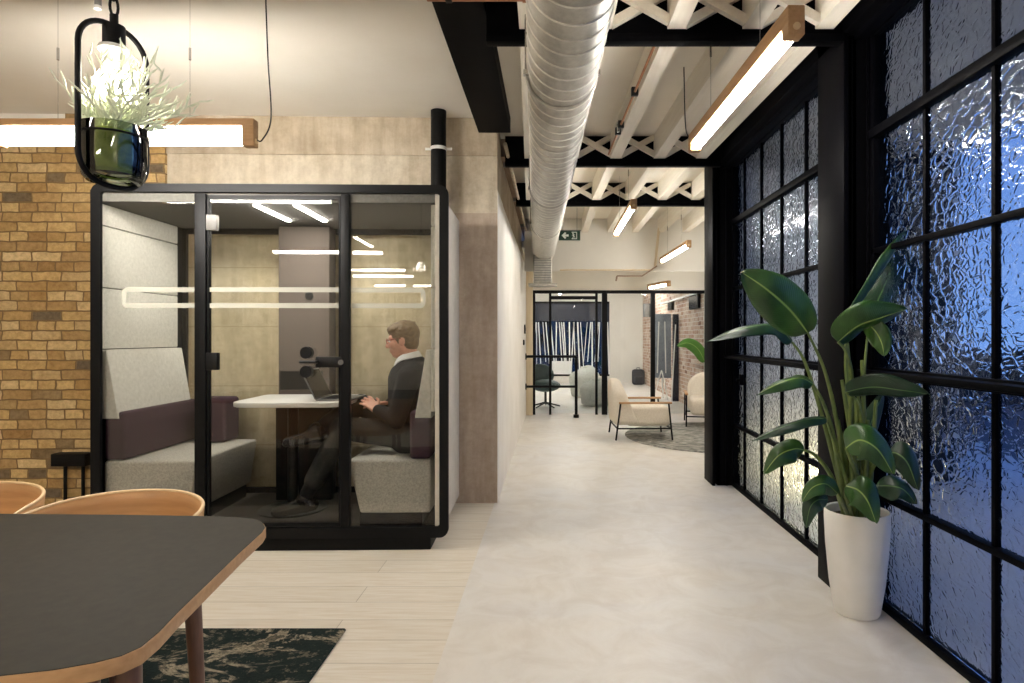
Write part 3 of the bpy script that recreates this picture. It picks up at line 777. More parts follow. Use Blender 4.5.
# ------------------------------------------------------------------ linear pendant lights (oak beam with a led tube under it)
def linear_light(a, b, label, far=False, cord=None, wires=True, h=.085, w=.055, lh=.03):
    a, b = Vector(a), Vector(b); d = b-a; L = d.length; rz = math.atan2(d.y, d.x)
    o = thing('linear_pendant_light', label, 'pendant light', a, rz, 'oak linear pendant lights')
    ok = 'oak' if abs(d.x) > abs(d.y) else 'oak_y'
    bm = MB().box(0, L, -w/2, w/2, lh+.012, h, .004).box(0, .06, -w/2, w/2, 0, lh+.014, .004).box(L-.06, L, -w/2, w/2, 0, lh+.014, .004)
    bm.build('beam', 'oak', o)
    MB().box(.06, L-.06, -w*.42, w*.42, .008, lh+.012, min(.016, lh*.4), 3).build('led_tube', 'led_far' if far else 'led', o)
    for x in (0, L):
        sgn = -1 if x == 0 else 1
        MB().tube([(x-sgn*.002, 0, .028), (x+sgn*.006, 0, .028)], .013, 16).build('end_plug', 'oak_rim', o)
    if wires:
        for x in (.25*L, .75*L):
            MB().tube([(x, 0, h), (x, 0, CZ-a.z)], .0012, 6).build('suspension_wire', 'chrome', o)
            MB().tube([(x, 0, h+.30), (x, 0, h+.36)], .006, 10).build('wire_gripper', 'chrome', o)
    if cord:
        MB().tube(spline([Vector(c)-a if False else Matrix.Rotation(-rz, 3, 'Z') @ (Vector(c)-a) for c in cord], 10), .0035, 8).build('power_cord', 'dark_plastic', o)
    return o
zl = 2.25
linear_light((-2.80, 3.1, zl), (-1.48, 3.1, zl), 'oak linear pendant light hanging in front of the brick wall and the pod top', lh=.086, h=.135,
             cord=[(-1.48, 3.1, zl+.04), P(262, 140, 3.1), P(271, 118, 3.1), P(268, 60, 3.1), P(266, 5, 3.1), (P(266,5,3.1).x, 3.1, CZ)])
linear_light((.868, 2.2, 2.375), (.828, 3.63, 2.375), 'large oak linear pendant light hanging beside the tall black windows', w=.062, h=.105,
             cord=[(.828, 3.62, 2.47), P(686, 130, 3.62), P(684, 70, 3.62), (P(684,70,3.62).x, 3.62, 2.82)])
linear_light((.72, 5.45, 2.43), (.72, 7.0, 2.43), 'small oak linear pendant light to the right of the exit sign', True)
linear_light((1.56, 7.05, 2.32), (1.52, 8.6, 2.32), 'small oak linear pendant light over the lounge armchairs', True)
linear_light((1.75, 9.25, 2.06), (1.55, 9.95, 2.06), 'smallest oak light, hung just in front of the far glass partition', True, wires=False)
for (a, b2, lb) in (((-3.1, .37, zl), (-1.75, .37, zl), 'oak linear pendant light above the near side of the dining area'),
                ((-3.1, -2.4, zl), (-1.75, -2.4, zl), 'oak linear pendant light at the rear of the dining area'),
                ((.82, -2.6, 2.405), (.82, -1.1, 2.405), 'oak linear pendant light behind the viewer in the corridor')):
    linear_light(a, b2, lb)

# ------------------------------------------------------------------ planter pendant
pc = P(114, 103, 1.64)
pl = thing('planter_pendant_lamp', 'rounded black frame pendant with glowing bulb over a glass pot of pale air plants', 'pendant lamp', (pc.x, 1.64, pc.z-.222), radians(70))
fh, fw = .425, .18
outl = rrect(fw, fh, .075, 8, 0, fh/2)
MB().tube([(x, 0, z) for x, z in outl], .007, 12, closed=True).build('frame', 'black_powder', pl)
MB().tube([(0,0,fh), (0,0,fh+.03)], .010, 14).build('stem', 'black_powder', pl)
for i in range(5):
    zc = fh+.052+.042*i; q = []
    for k in range(14):
        a = 2*pi*k/14; u, v = .011*cos(a), .026*sin(a)
        q.append((u if i % 2 == 0 else 0, 0 if i % 2 == 0 else u, zc+v))
    MB().tube(q, .0035, 7, closed=True).build('chain_link', 'black_powder', pl)
MB().tube([(0,0,fh+.235), (0,0,CZ-pl.location.z)], .004, 8).build('cable', 'black_powder', pl)
MB().tube([(0,0,fh-.055), (0,0,fh+.0)], .026, 20).build('socket', 'black_powder', pl)
MB().lathe([(.0,fh-.055), (.034,fh-.056), (.037,fh-.066), (.03,fh-.072), (.024,fh-.074), (.022,fh-.095), (.028,fh-.102), (.022,fh-.108)], 24).build('bulb_collar', 'white_plastic', pl)
MB().lathe([(0,fh-.215), (.022,fh-.212), (.040,fh-.197), (.048,fh-.168), (.043,fh-.142), (.029,fh-.120), (.02,fh-.106), (.0,fh-.104)], 28).build('bulb', 'bulb', pl)
zp = .012
pot = MB().lathe([(0,zp), (.06,zp), (.070,zp+.012), (.075,zp+.055), (.076,zp+.145), (.073,zp+.145), (.072,zp+.055), (.067,zp+.016), (0,zp+.008)], 36)
# flatten the pot so the frame passes round it
for v in pot.b.verts: v.co.x *= 1.0
pot = pot.build('glass_pot', 'pot_glass', pl)
MB().tube([(.0768*cos(2*pi*k/40), .0768*sin(2*pi*k/40), zp+.118) for k in range(40)], .003, 8, closed=True).build('pot_ring', 'black_powder', pot)
MB().lathe([(0,zp+.03), (.05,zp+.03), (.062,zp+.05), (.066,zp+.115), (.045,zp+.135), (0,zp+.14)], 28).build('moss', 'moss', pl)
air = MB()
for i in range(110):
    a = random.uniform(0, 2*pi); el = random.uniform(.55, 1.5); L = random.uniform(.09, .17)
    L *= 1.0+.42*cos(a+radians(70))
    el = min(1.5, el+.22*max(0, -cos(a+radians(70))))
    st = Vector((random.uniform(-.045,.045), random.uniform(-.045,.045), zp+.13))
    d = Vector((cos(a)*cos(el), sin(a)*cos(el), sin(el)))
    q = [st+d*L*t+Vector((random.uniform(-.006,.006), random.uniform(-.006,.006), -.03*t*t*(1.3-el*.6))) for t in (0,.3,.55,.8,1)]
    air.tube(q, [.0024,.0026,.0022,.0018,.0008], 4)
    for t in (1, 2, 2, 3, 3, 4):
        dd = (d+Vector((random.uniform(-1,1), random.uniform(-1,1), random.uniform(-.5,.8)))).normalized(); ln = random.uniform(.025,.045)
        air.tube([q[t], q[t]+dd*ln*.6, q[t]+dd*ln+d*.008], [.0024,.0026,.0007], 4)
air.build('air_plant', 'airplant', pl, kind='stuff')
# small ceiling spot glimpsed at the very top
sp = thing('ceiling_spotlight', 'small white spotlight at the ceiling above the planter pendant', 'spotlight', (P(98,6,2.4).x, 2.4, P(98,6,2.4).z))
MB().tube([(0,0,0), (0,0,.05)], .012, 14).build('housing', 'grey_metal', sp); MB().tube([(0,0,-.012), (0,0,0)], .013, 14).build('lens', 'white_plastic', sp)
MB().tube([(0,0,.05), (0,0,CZ-sp.location.z)], .003, 6).build('cable', 'dark_plastic', sp)

# ------------------------------------------------------------------ dining table, chairs, rug
TZ = .74
def G(px, py, z=TZ): Y = (H-z)*F/(py-CY); return ((px-CX)/F*Y, Y)
dt = thing('dining_table', 'dining table with grey-brown top, oak edge and rounded corners', 'dining table', (-1.55, 1.5, 0))
outp = [G(0,513.5), G(120,514.5), G(215,516), G(235,516.8), G(250,518), G(259,520), G(264,523.3), G(266,527), G(263,532), G(240,553), G(207,585), G(180,611), G(160,632), G(142,647), G(122,656), G(95,663), G(55,670), G(0,676)]
p2 = [Vector((x, y, 0)) for x, y in outp]
cxm = -1.93
far0, near0 = p2[0], p2[-1]
mir = [Vector((2*cxm-q.x, q.y, 0)) for q in p2[::-1]]
ring = [q for q in p2]+[Vector((-1.93, .955, 0))]+mir
ring = [Vector((q.x, q.y)) for q in ring]
ring2 = []
for q in ring:
    if not ring2 or (q-ring2[-1]).length > .004: ring2.append(q)
cen = Vector((-1.55, 1.5))
loc = [(q.x-cen.x, q.y-cen.y) for q in ring2]
ins = [(x*.997, y*.997) for x, y in loc]
MB().prism(loc, TZ-.032, TZ-.0012, .002, 2).build('edge_band', 'oak', dt)
MB().prism(ins, TZ-.006, TZ, .0005, 1).build('tabletop', 'lino', dt)
MB().box(-1.0, .50, -.25, .25, TZ-.085, TZ-.032).build('apron', 'walnut', dt, False)
def leg(x, y, dx, dy, r0=.024, r1=.015):
    MB().tube([(x,y,TZ-.033), (x+dx,y+dy,.0135)], [r0, r1], 18).build('leg', 'walnut', dt)
leg(-1.005-cen.x, 1.72-cen.y, .01, .05); leg(-.835-cen.x, 1.22-cen.y, .04, -.03); leg(-2.4-cen.x, 1.72-cen.y, -.01, .05); leg(-2.5-cen.x, 1.15-cen.y, -.02, -.05); leg(-.90-cen.x, 1.20-cen.y, 0, -.02)

def dining_chair(label, x, y, rz=0):
    o = thing('dining_chair', label, 'chair', (x, y, .013), rz, 'bent plywood chairs along the far side of the table')
    R = .285
    def shell(u, v):
        fl = sin(pi*u)**.8; top = .665+.058*fl; bot = .47-.02*fl
        z = bot+(top-bot)*v; r = R-.015+.02*v
        if u < .14: return Vector((r+.01*(1-u/.14), -.13*(1-u/.14), z))
        if u > .86: return Vector((-r-.01*(u-.86)/.14, -.13*(u-.86)/.14, z))
        a = pi*(u-.14)/.72
        return Vector((r*cos(a), r*.86*sin(a), z))
    q = MB(); q.grid(shell, 44, 8); q.build('back_shell', 'oak_ply', o, solid=.011)
    rim = [shell(k/44, 1)+Vector((0,0,.001)) for k in range(45)]
    MB().tube(rim, .0062, 8).build('rim', 'oak_rim', o)
    st = []
    for k in range(40):
        a = 2*pi*k/40; st.append((.245*cos(a), .03+.235*sin(a)))
    MB().prism(st, .44, .462, .008, 2).build('seat', 'oak_ply', o)
    for sx in (-1, 1):
        for sy, yy in ((1, .17), (-1, -.15)):
            MB().tube([(sx*.15, yy+.03, .445), (sx*.165, yy*1.2+.03, .001)], [.017, .012], 14).build('leg', 'walnut', o)
        MB().tube([(sx*.262, .0, .44), (sx*.274, .0, .62)], [.013, .01], 12).build('arm_post', 'oak_ply', o)
    return o
dining_chair('bent oak plywood chair at the table, beside the corner nearest the pod door', -1.462, 2.03, radians(-4))
dining_chair('bent oak plywood chair half out of the frame, in front of the brick wall', -2.12, 2.15, radians(3))

rg = MB().prism(rrect(2.5, 2.45, .01, 3, -2.16, 1.52), 0.001, .012, .003, 1).build('rug', 'rug')
tag(rg, 'dark distressed rug lying under the dining table', 'rug')

# ------------------------------------------------------------------ brick wall socket box, vent pipe
pb = P(69, 463, 4.66)
sb = thing('floor_socket_box', 'black double box on two thin black conduits against the brick wall', 'socket box', (pb.x-.012, 4.71, 0))
MB().box(-.13, .13, -.05, .045, .325, .42, .008).build('box', 'black_powder', sb)
for x in (-.055, .08): MB().tube([(x, 0, .002), (x, 0, .33)], .012, 12).build('conduit', 'black_powder', sb)
vp = thing('vent_pipe', 'black vertical pipe with a pale clamp running from pod top to ceiling', 'pipe', (-.86, 4.70, 2.21))
MB().tube([(0,0,.002), (0,0,CZ-2.212)], .058, 28).build('pipe', 'black_powder', vp)
cz = P(440, 149, 4.7).z-2.21
MB().tube([(0,0,cz-.012), (0,0,cz+.012)], .062, 28).box(-.1, .1, -.006, .006, cz-.008, cz+.008).build('clamp', 'white_plastic', vp)

# ------------------------------------------------------------------ spiral duct
dx0, dx1, dy0, dy1, dz = .148, -.128, -.6, 9.2, 2.545
du = thing('spiral_duct', 'large galvanised spiral air duct running under the corridor ceiling', 'air duct', (0, 0, dz))
R0 = .159; N = 800; NS = 40
q = MB(); prev = None; pitch = .115
def ductp(s, a):
    y = dy0+(dy1-dy0)*s; x = dx0+(dx1-dx0)*s
    ph = (y/pitch-a/(2*pi)) % 1.0
    bumpv = .003*math.exp(-((min(ph, 1-ph))/.08)**2)
    r = R0+bumpv
    return Vector((x+r*cos(a), y, r*sin(a)))
rings = [[q.b.verts.new(ductp(i/N, 2*pi*k/NS)) for k in range(NS)] for i in range(N+1)]
for i in range(N):
    for k in range(NS): q.b.faces.new((rings[i][k], rings[i][(k+1) % NS], rings[i+1][(k+1) % NS], rings[i+1][k]))
q.build('duct', 'galv', du, angle=80)
sm = []
for i in range(int((dy1-dy0)/pitch*30)):
    y = dy0+.02+i*pitch/30; a = 2*pi*y/pitch; x = dx0+(dx1-dx0)*(y-dy0)/(dy1-dy0)
    sm.append((x+(R0+.003)*cos(a), y, (R0+.003)*sin(a)))
MB().tube(sm, .0042, 6).build('spiral_seam', 'galv_seam', du)
for y in (3.02, 5.28, 6.86, 1.2):
    s = (y-dy0)/(dy1-dy0); x = dx0+(dx1-dx0)*s
    MB().tube([(x+(R0+.006)*cos(2*pi*k/40), y-.09, (R0+.006)*sin(2*pi*k/40)) for k in range(40)], .008, 6, closed=True).build('joint_band', 'galv', du)
    for sg in (-1, 1):
        MB().box(x+sg*(R0+.002)-.02, x+sg*(R0+.002)+.02, y-.11, y-.085, -.012, .012).build('hanger_lug', 'chrome', du)
        MB().tube([(x+sg*(R0+.012), y-.098, 0), (x+sg*(R0+.012), y-.098, CZ-dz)], .004, 8).build('hanger_rod', 'chrome', du)
# perforated drop at the far end
dr = MB().box(dx1-.13, dx1+.13, 8.62, 8.9, -.50, .12, .02, 3)
dr.b.faces.ensure_lookup_table()
dr = dr.build('diffuser', 'galv', du)
sl = MB()
for i in range(14): sl.box(dx1-.118, dx1+.118, 8.612, 8.622, -.46+.034*i, -.448+.034*i)
sl.build('diffuser_slots', 'grey_metal', dr, False)
MB().box(dx1-.2, dx1+.2, 8.6, 8.9, -.53, -.50).build('diffuser_flange', 'galv', dr, False)

# ------------------------------------------------------------------ exit sign
es = P(569.5, 235.5, 8.2)
ex = thing('exit_sign', 'green exit sign with white arrow and door hanging beside the duct', 'exit sign', es)
sw_, sh_ = .142, .062
MB().box(-sw_, sw_, 0, .03, -sh_, sh_, .004).build('panel', 'sign_green', ex)
mt = Matrix(((1,0,0,0), (0,0,1,-.002), (0,1,0,0), (0,0,0,1)))
arrow = [(-.105,0), (-.06,.045), (-.042,.03), (-.058,.014), (-.012,.014), (-.012,-.014), (-.058,-.014), (-.042,-.03), (-.06,-.045)]
MB().prism(arrow, 0, .0025, m=mt).build('arrow', 'sign_white', ex, False)
dr2 = MB().prism([(.028,-.048), (.1,-.048), (.1,.048), (.028,.048), (.028,.038), (.09,.038), (.09,-.038), (.028,-.038)], 0, .0025, m=mt)
dr2.build('door_symbol', 'sign_white', ex, False)
man = MB().prism([(.046+.009*cos(2*pi*k/12), .027+.009*sin(2*pi*k/12)) for k in range(12)], 0, .0027, m=mt)
man.prism([(.042,.016), (.056,.016), (.062,-.008), (.05,-.012)], 0, .0027, m=mt).prism([(.05,-.008), (.06,-.008), (.048,-.036), (.038,-.036)], 0, .0027, m=mt).prism([(.056,-.008), (.062,-.006), (.078,-.026), (.070,-.030)], 0, .0027, m=mt).prism([(.044,.014), (.05,.016), (.036,-.004), (.03,0)], 0, .0027, m=mt).prism([(.054,.014), (.058,.01), (.076,.004), (.076,.010)], 0, .0027, m=mt)
man.build('running_figure', 'sign_white', ex, False)
MB().box(-.15, .15, 0, .04, sh_, sh_+.012).build('top_rail', 'grey_metal', ex, False)
for x in (-.1, .1): MB().tube([(x, .02, sh_+.012), (x, .02, CZ-es.z)], .003, 8).build('hanger_wire', 'grey_metal', ex)

# ------------------------------------------------------------------ pipes at the ceiling
cp = thing('copper_pipe', 'copper pipe with black clips along the side of a white joist', 'pipe', (.545, 3.15, 2.84), radians(1.89))
MB().tube([(0,0,0), (0,2.1,0)], .008, 12).build('tube', 'copper', cp)
for y in (.75, 1.35, 1.5): MB().box(-.022, .022, y-.015, y+.015, -.024, .03, .004).build('clip', 'dark_plastic', cp)
MB().tube([(-.01,1.42,-.03), (-.01,1.42,.03)], .012, 10).build('valve', 'chrome', cp)
c2 = thing('copper_pipe', 'copper pipe crossing in front of the black beam beside the duct', 'pipe', (-.55, 2.73, 2.79))
MB().tube([(0,0,0), (.47,0,0)], .012, 12).build('tube', 'copper', c2); MB().tube([(.42,0,0), (.47,0,0)], .017, 12).build('coupling', 'copper', c2); MB().box(.08, .11, -.015, .015, -.014, .112, .003).build('clip', 'dark_plastic', c2)
c3 = thing('conduit_pipe', 'pale conduit running along the top of the corridor wall', 'pipe', (-.375, 4.95, 2.84))
MB().tube([(0,0,0), (0,4.0,0)], .016, 12).build('tube', 'conc_rough', c3)
for y in (.6, 2.0, 3.6): MB().box(-.06, .02, y-.012, y+.012, -.02, .02, .003).build('clip', 'grey_metal', c3)
c4 = thing('sprinkler_pipe', 'thin brass sprinkler pipe on the far wall above the partition', 'pipe', P(697, 265, 8.9))
o4 = c4.location.copy()
MB().tube([P(560,270,8.9)-o4, P(652,270,8.9)-o4, P(656,266,8.9)-o4], .012, 8).tube([P(655,266,8.9)-o4, P(659,228,8.9)-o4], .018, 10).build('tube', 'cream_timber', c4)
MB().tube([P(617,276,8.85)-o4, P(642,276,8.85)-o4, P(657,266,8.88)-o4], .010, 8).tube([P(617,276,8.85)-o4, P(616,281,8.85)-o4], .012, 8).build('branch', 'brown_timber', c4)
for i, (zz, lb) in enumerate(((1.42, 'upper'), (1.22, 'lower'))):
    s_ = thing('wall_switch', f'{lb} small black switch on the white corridor wall by the far partition', 'switch', (-.429, 9.55-.35*i, zz))
    MB().box(0, .02, -.05, .05, -.07+.03*i, .07-.03*i, .004).build('plate', 'dark_plastic', s_); MB().box(.02, .026, -.02, .02, -.025, .025).build('rocker', 'grey_metal', s_, False)

# black guard rail at the far end
ra = thing('guard_rail', 'low black guard rail in front of the far glass partition', 'rail', (0, 10.0, 0))
MB().tube([(-.425,0,.985), (.39,0,.985)], .022, 10).build('top_rail', 'black_powder', ra)
MB().tube([(-.425,0,.50), (.39,0,.50)], .020, 10).build('mid_rail', 'black_powder', ra)
MB().tube([(.39,0,.0), (.39,0,.985)], .024, 10).tube([(.39,0,.0), (.39,0,.05)], .045, 12).build('post', 'black_powder', ra)
for z in (.985, .5): MB().tube([(-.428,0,z), (-.41,0,z)], .05, 14).build('wall_flange', 'black_powder', ra)

# ------------------------------------------------------------------ white pot with bird-of-paradise plant
px_, py_ = 1.44, 2.93
bp = thing('potted_plant', 'tall large-leaved green plant in a white tapered floor pot', 'potted plant', (px_, py_, 0))
MB().lathe([(0,.001), (.094,.001), (.101,.012), (.122,.15), (.137,.32), (.143,.44), (.143,.478), (.139,.486), (.132,.480), (.131,.43), (.0,.425)], 48).build('pot', 'pot', bp)
MB().lathe([(.0,.445), (.1305,.443), (.1305,.432), (0,.428)], 32).build('soil', 'soil', bp)
def leaf(spine, w, roll=20, cup=.35, mat='leaf', stem=None, wav=.06, asym=0):
    pts = spline([P(*s) for s in spine], 8); n = len(pts)-1
    view = Vector((0,-1,0))
    def f(u, v):
        i = min(n-1, int(u*n)); t = u*n-i; p = pts[i].lerp(pts[i+1], t)
        d = (pts[min(i+2, n)]-pts[max(i-1, 0)]).normalized()
        side = d.cross((p-Vector((0,0,H))).normalized()).normalized()
        side = Matrix.Rotation(radians(roll), 3, d) @ side; nrm = side.cross(d)
        prof = max(0, sin(pi*min(1, u*.97+.03)**.80))**.72*(1-.12*u)
        k = (v-.5)*2
        return p+side*(w*.5*prof*(k+asym*(1-abs(k))))+nrm*(cup*w*.5*prof*abs(k)**1.5+wav*w*sin(u*9+k*2)*abs(k))
    q = MB(); q.grid(f, 26, 12, uv=True)
    o = q.build('leaf', mat, bp, world=True, solid=.0015)
    if stem:
        stem = [(stem[0][0]+2, stem[0][1]+3, stem[0][2]+.09)]+list(stem[1:])
        sp2 = spline([P(*s) for s in stem], 8); m = len(sp2)
        q = MB(); q.tube(sp2, [.013-.008*i/(m-1) for i in range(m)], 8)
        c = q.build('petiole', 'stem', bp, world=True)
    return o
B = (856, 516, 2.84)
leaf([(808,333,2.74),(790,310,2.70),(765,288,2.66),(741,272,2.66)], .215, 8, .25, 'leaf', [(848,516,2.82),(840,440,2.80),(826,375,2.76),(808,333,2.74)], asym=.0)
leaf([(792,342,2.9),(775,326,2.86),(745,328,2.82),(706,342,2.80)], .10, 55, .5, 'leaf_dark', [(846,514,2.86),(826,430,2.9),(806,365,2.9),(792,342,2.9)])
leaf([(846,326,2.86),(870,290,2.88),(892,255,2.88),(911,226,2.88)], .10, 66, .5, 'leaf', [(858,512,2.84),(852,430,2.84),(846,370,2.84),(846,326,2.86)])
leaf([(868,330,2.96),(878,300,2.98),(890,275,3.0),(894,252,3.0)], .15, 10, .3, 'leaf_dark', [(862,512,2.88),(864,440,2.9),(864,380,2.94),(868,330,2.96)])
leaf([(838,342,2.66),(858,326,2.62),(880,318,2.60),(907,309,2.6)], .17, 40, .55, 'leaf', [(854,512,2.80),(850,440,2.76),(852,380,2.70),(846,352,2.67),(838,342,2.66)])
leaf([(866,322,2.66),(876,332,2.62),(882,344,2.6),(884,356,2.6)], .10, 10, .3, 'leaf')
leaf([(846,392,2.7),(872,387,2.62),(900,390,2.56),(929,394,2.54)], .115, 30, .4, 'leaf_dark', [(860,512,2.8),(866,450,2.76),(858,405,2.72),(846,392,2.7)])
leaf([(813,384,2.72),(800,378,2.70),(780,383,2.68),(757,395,2.68)], .085, 45, .6, 'leaf', [(842,514,2.82),(834,440,2.78),(824,405,2.74),(813,384,2.72)])
leaf([(826,418,2.74),(805,420,2.70),(780,428,2.68),(752,441,2.68)], .075, 50, .5, 'leaf_dark', [(844,514,2.82),(838,460,2.78),(826,418,2.74)])
leaf([(804,450,2.72),(794,449,2.70),(778,456,2.68),(764,474,2.68)], .11, 12, .5, 'leaf', [(844,516,2.82),(832,478,2.78),(816,456,2.74),(804,450,2.72)])
leaf([(846,448,2.60),(860,440,2.56),(878,450,2.54),(893,474,2.54)], .165, -18, .3, 'leaf', [(852,514,2.80),(858,480,2.72),(850,458,2.62),(846,448,2.60)])
leaf([(846,486,2.66),(858,490,2.60),(868,502,2.57),(876,523,2.57)], .15, -10, .35, 'leaf', [(850,516,2.8),(846,495,2.7),(846,486,2.66)])
leaf([(838,494,2.72),(826,484,2.66),(812,488,2.64),(802,502,2.64)], .09, 20, .4, 'leaf', [(848,516,2.8),(842,502,2.74),(838,494,2.72)])
leaf([(828,500,2.70),(818,500,2.66),(810,508,2.64),(806,528,2.64)], .09, 10, .3, 'leaf_dark')
leaf([(888,452,2.74),(898,454,2.70),(908,464,2.68),(918,490,2.68)], .14, -15, .35, 'leaf_dark', [(862,512,2.84),(872,470,2.80),(888,452,2.74)])
leaf([(876,486,2.72),(890,486,2.68),(904,490,2.66),(916,504,2.66)], .12, -25, .3, 'leaf_dark', [(860,514,2.84),(866,495,2.78),(876,486,2.72)])
leaf([(862,470,2.9),(866,440,2.94),(874,415,2.96),(884,392,2.98)], .10, 20, .4, 'leaf_dark')
for (sx, sy, ex_, ey, Y) in ((848,514,838,420,2.84), (852,514,856,400,2.82), (858,512,868,420,2.82), (846,512,852,450,2.76), (862,512,876,400,2.86), (854,512,846,330,2.88), (866,512,858,395,2.8), (850,510,830,425,2.86), (856,510,842,380,2.8), (860,510,862,360,2.84), (852,510,836,452,2.78), (864,510,872,432,2.8), (856,512,850,440,2.74)):
    sp2 = spline([P(sx+2, sy+3, 2.92), P((sx+ex_)/2+3, (sy+ey)/2, (Y+2.83)/2), P(ex_, ey, Y)], 8); m = len(sp2)
    MB().tube(sp2, [.016-.008*i/(m-1) for i in range(m)], 8).build('stalk', 'stem', bp, world=True)

# ------------------------------------------------------------------ lounge
rr = MB().lathe([(0,.001), (1.25,.001), (1.26,.008), (1.25,.014), (0,.014)], 72, (2.22, 8.1, 0)).build('round_rug', 'rug_grey')
tag(rr, 'round grey rug under the cream lounge armchairs', 'rug')
def armchair(label, x, y, rz):
    o = thing('armchair', label, 'armchair', (x, y, .019), rz, 'cream lounge armchairs')
    # local: faces +x, width along y
    q = MB().box(-.22, .34, -.27, .27, .16, .41, .06, 4); q.build('seat', 'boucle', o)
    bk = MB(); vs = []
    for i in range(9):
        t = i/8; z = .16+.595*t; xb = -.375-.03*t; th = .36-.24*t**.8; wd = .29*(1 if t < .6 else math.sqrt(max(.02, 1-((t-.6)/.42)**2)))
        pts = rrect(th, max(.1, wd*2), min(.06, th*.45), 5, xb+th/2, 0)
        vs.append([bk.b.verts.new((px2, py2, z)) for px2, py2 in pts])
    for A, B2 in zip(vs, vs[1:]):
        k = len(A)
        for i in range(k): bk.b.faces.new((A[i], A[(i+1) % k], B2[(i+1) % k], B2[i]))
    bk.b.faces.new(vs[0][::-1]); bk.b.faces.new(vs[-1])
    bk.build('backrest', 'boucle', o, subd=1)
    for s in (-1, 1):
        yy = s*.325
        MB().tube([(-.30, yy, .455), (-.36, yy*1.02, 0)], .011, 10).build('leg', 'black_powder', o)
        MB().tube([(.30, yy, .455), (.345, yy*1.02, 0)], .011, 10).build('leg', 'black_powder', o)
        MB().tube([(-.34, yy, .145), (.33, yy, .145)], .010, 10).build('side_rail', 'black_powder', o)
        MB().box(-.32, .34, yy-.022, yy+.022, .45, .475, .009, 3).build('armrest', 'oak', o)
    MB().tube([(-.34, -.325, .145), (-.34, .325, .145)], .010, 10).tube([(.33, -.325, .145), (.33, .325, .145)], .010, 10).build('cross_rail', 'black_powder', o)
    return o
armchair('cream boucle armchair seen from the side, with oak arms and black frame', 1.14, 8.02, radians(2))
armchair('cream boucle armchair facing the room, half hidden by the black column', 2.30, 9.12, radians(-100))
# plant glimpsed behind the column
lpnt = thing('lounge_plant', 'bright green leafy plant in the lounge peeking past the black column', 'plant', (2.08, 6.75, 0))
MB().lathe([(0,.016), (.10,.016), (.13,.2), (.14,.36), (.12,.36), (.12,.33), (0,.33)], 28).build('pot', 'pot', lpnt)
def leaf2(spine, w, roll, stem):
    global bp
    keep = bp; bp = lpnt
    leaf(spine, w, roll, .3, 'leaf_bright', stem); bp = keep
Yl = 6.7
leaf2([(705,362,Yl),(698,349,Yl),(688,343,Yl),(677,346,Yl)], .15, 15, [(744,420,6.75),(725,385,6.72),(712,368,Yl),(705,362,Yl)])
leaf2([(735,330,6.8),(745,310,6.8),(750,300,6.8),(752,285,6.8)], .15, 15, [(744,420,6.75),(738,370,6.8),(735,330,6.8)])

# ------------------------------------------------------------------ the room beyond the partition
def beanbag(label, x, y, w, h):
    o = thing('bean_bag', label, 'bean bag', (x, y, 0), 0, 'grey bean bags behind the glass')
    q = MB().lathe([(0,.001), (w*.75,.001), (w*.95,.06), (w,.2*h/.5), (w*.93,.42*h/.5*.9), (w*.62,h*.92), (w*.25,h), (0,h)], 28)
    for v in q.b.verts:
        v.co.x += .05*sin(v.co.z*9+v.co.y*5); v.co.z *= 1+.10*sin(v.co.x*7+v.co.y*4) if v.co.z > .05 else 1
    q.build('cushion', 'beanbag', o, subd=1)
    MB().tube([(w*.25*cos(2*pi*k/16), w*.25*sin(2*pi*k/16), h*.985) for k in range(16)], .012, 6, closed=True).build('seam', 'beanbag', o)
    return o
beanbag('smooth grey bean bag nearest the glass partition', .86, 11.75, .36, .50)
beanbag('pale crumpled bean bag standing behind the smooth one', .72, 13.4, .36, .66)
ch = thing('swivel_chair', 'dark green swivel shell chair on a star base behind the glass', 'swivel chair', (-.12, 11.5, 0))
MB().ball((0,0,.40), .28, (1,.9,.42)).build('seat', 'green_shell', ch)
MB().ball((-.1,.16,.58), .26, (1,.35,.85)).build('back', 'green_shell', ch)
MB().tube([(0,0,.06), (0,0,.32)], .022, 12).build('column', 'dark_plastic', ch)
for k in range(5):
    a = 2*pi*k/5+.3; MB().tube([(0,0,.09), (.28*cos(a), .28*sin(a), .012)], [.018,.012], 8).build('foot', 'dark_plastic', ch)
bg = thing('backpack', 'dark grey backpack leaning at the end of the far white wall', 'backpack', (2.35, 16.9, 0))
q = MB().box(-.17, .17, -.1, .1, 0.001, .42, .07, 4); q.build('bag', 'backpack', bg)
MB().box(-.12, .12, -.14, -.09, .05, .22, .03, 3).build('pocket', 'backpack', bg); MB().tube([(-.05,0,.41), (-.04,0,.46), (.04,0,.46), (.05,0,.41)], .01, 8).build('handle', 'dark_plastic', bg)
# display boards on a white stand
st = thing('display_board', 'tall grey-blue board with white line graphics on a white stand', 'display board', (2.28, 12.9, 0), radians(-20))
MB().box(-.21, .2, -.015, .015, .45, 1.78, .004).build('panel', 'board_grey', st)
for x, l in ((-.07, .03), (.08, -.02)): MB().box(x-.012, x+.012, -.018, -.015, .55, 1.62, rot=Matrix.Rotation(l, 3, 'Y')).build('line_graphic', 'white_plastic', st, False)
for s in (-1, 1): MB().tube([(0, s*.0, .62), (s*.15, -.12, .012)], .014, 8).build('leg', 'white_plastic', st)
MB().tube([(0,0,.6), (0,.2,.012)], .014, 8).build('leg', 'white_plastic', st)
nb = thing('navy_panel', 'narrow dark navy panel standing against the brick beside the grey board', 'panel', (2.50, 12.5, 0))
MB().box(-.07, .05, -.02, .02, .002, 1.76, .004).build('panel', 'navy', nb); MB().tube([(-.1,-.06,.0), (-.02,-.06,1.55)], .012, 8).build('pole', 'white_plastic', nb)
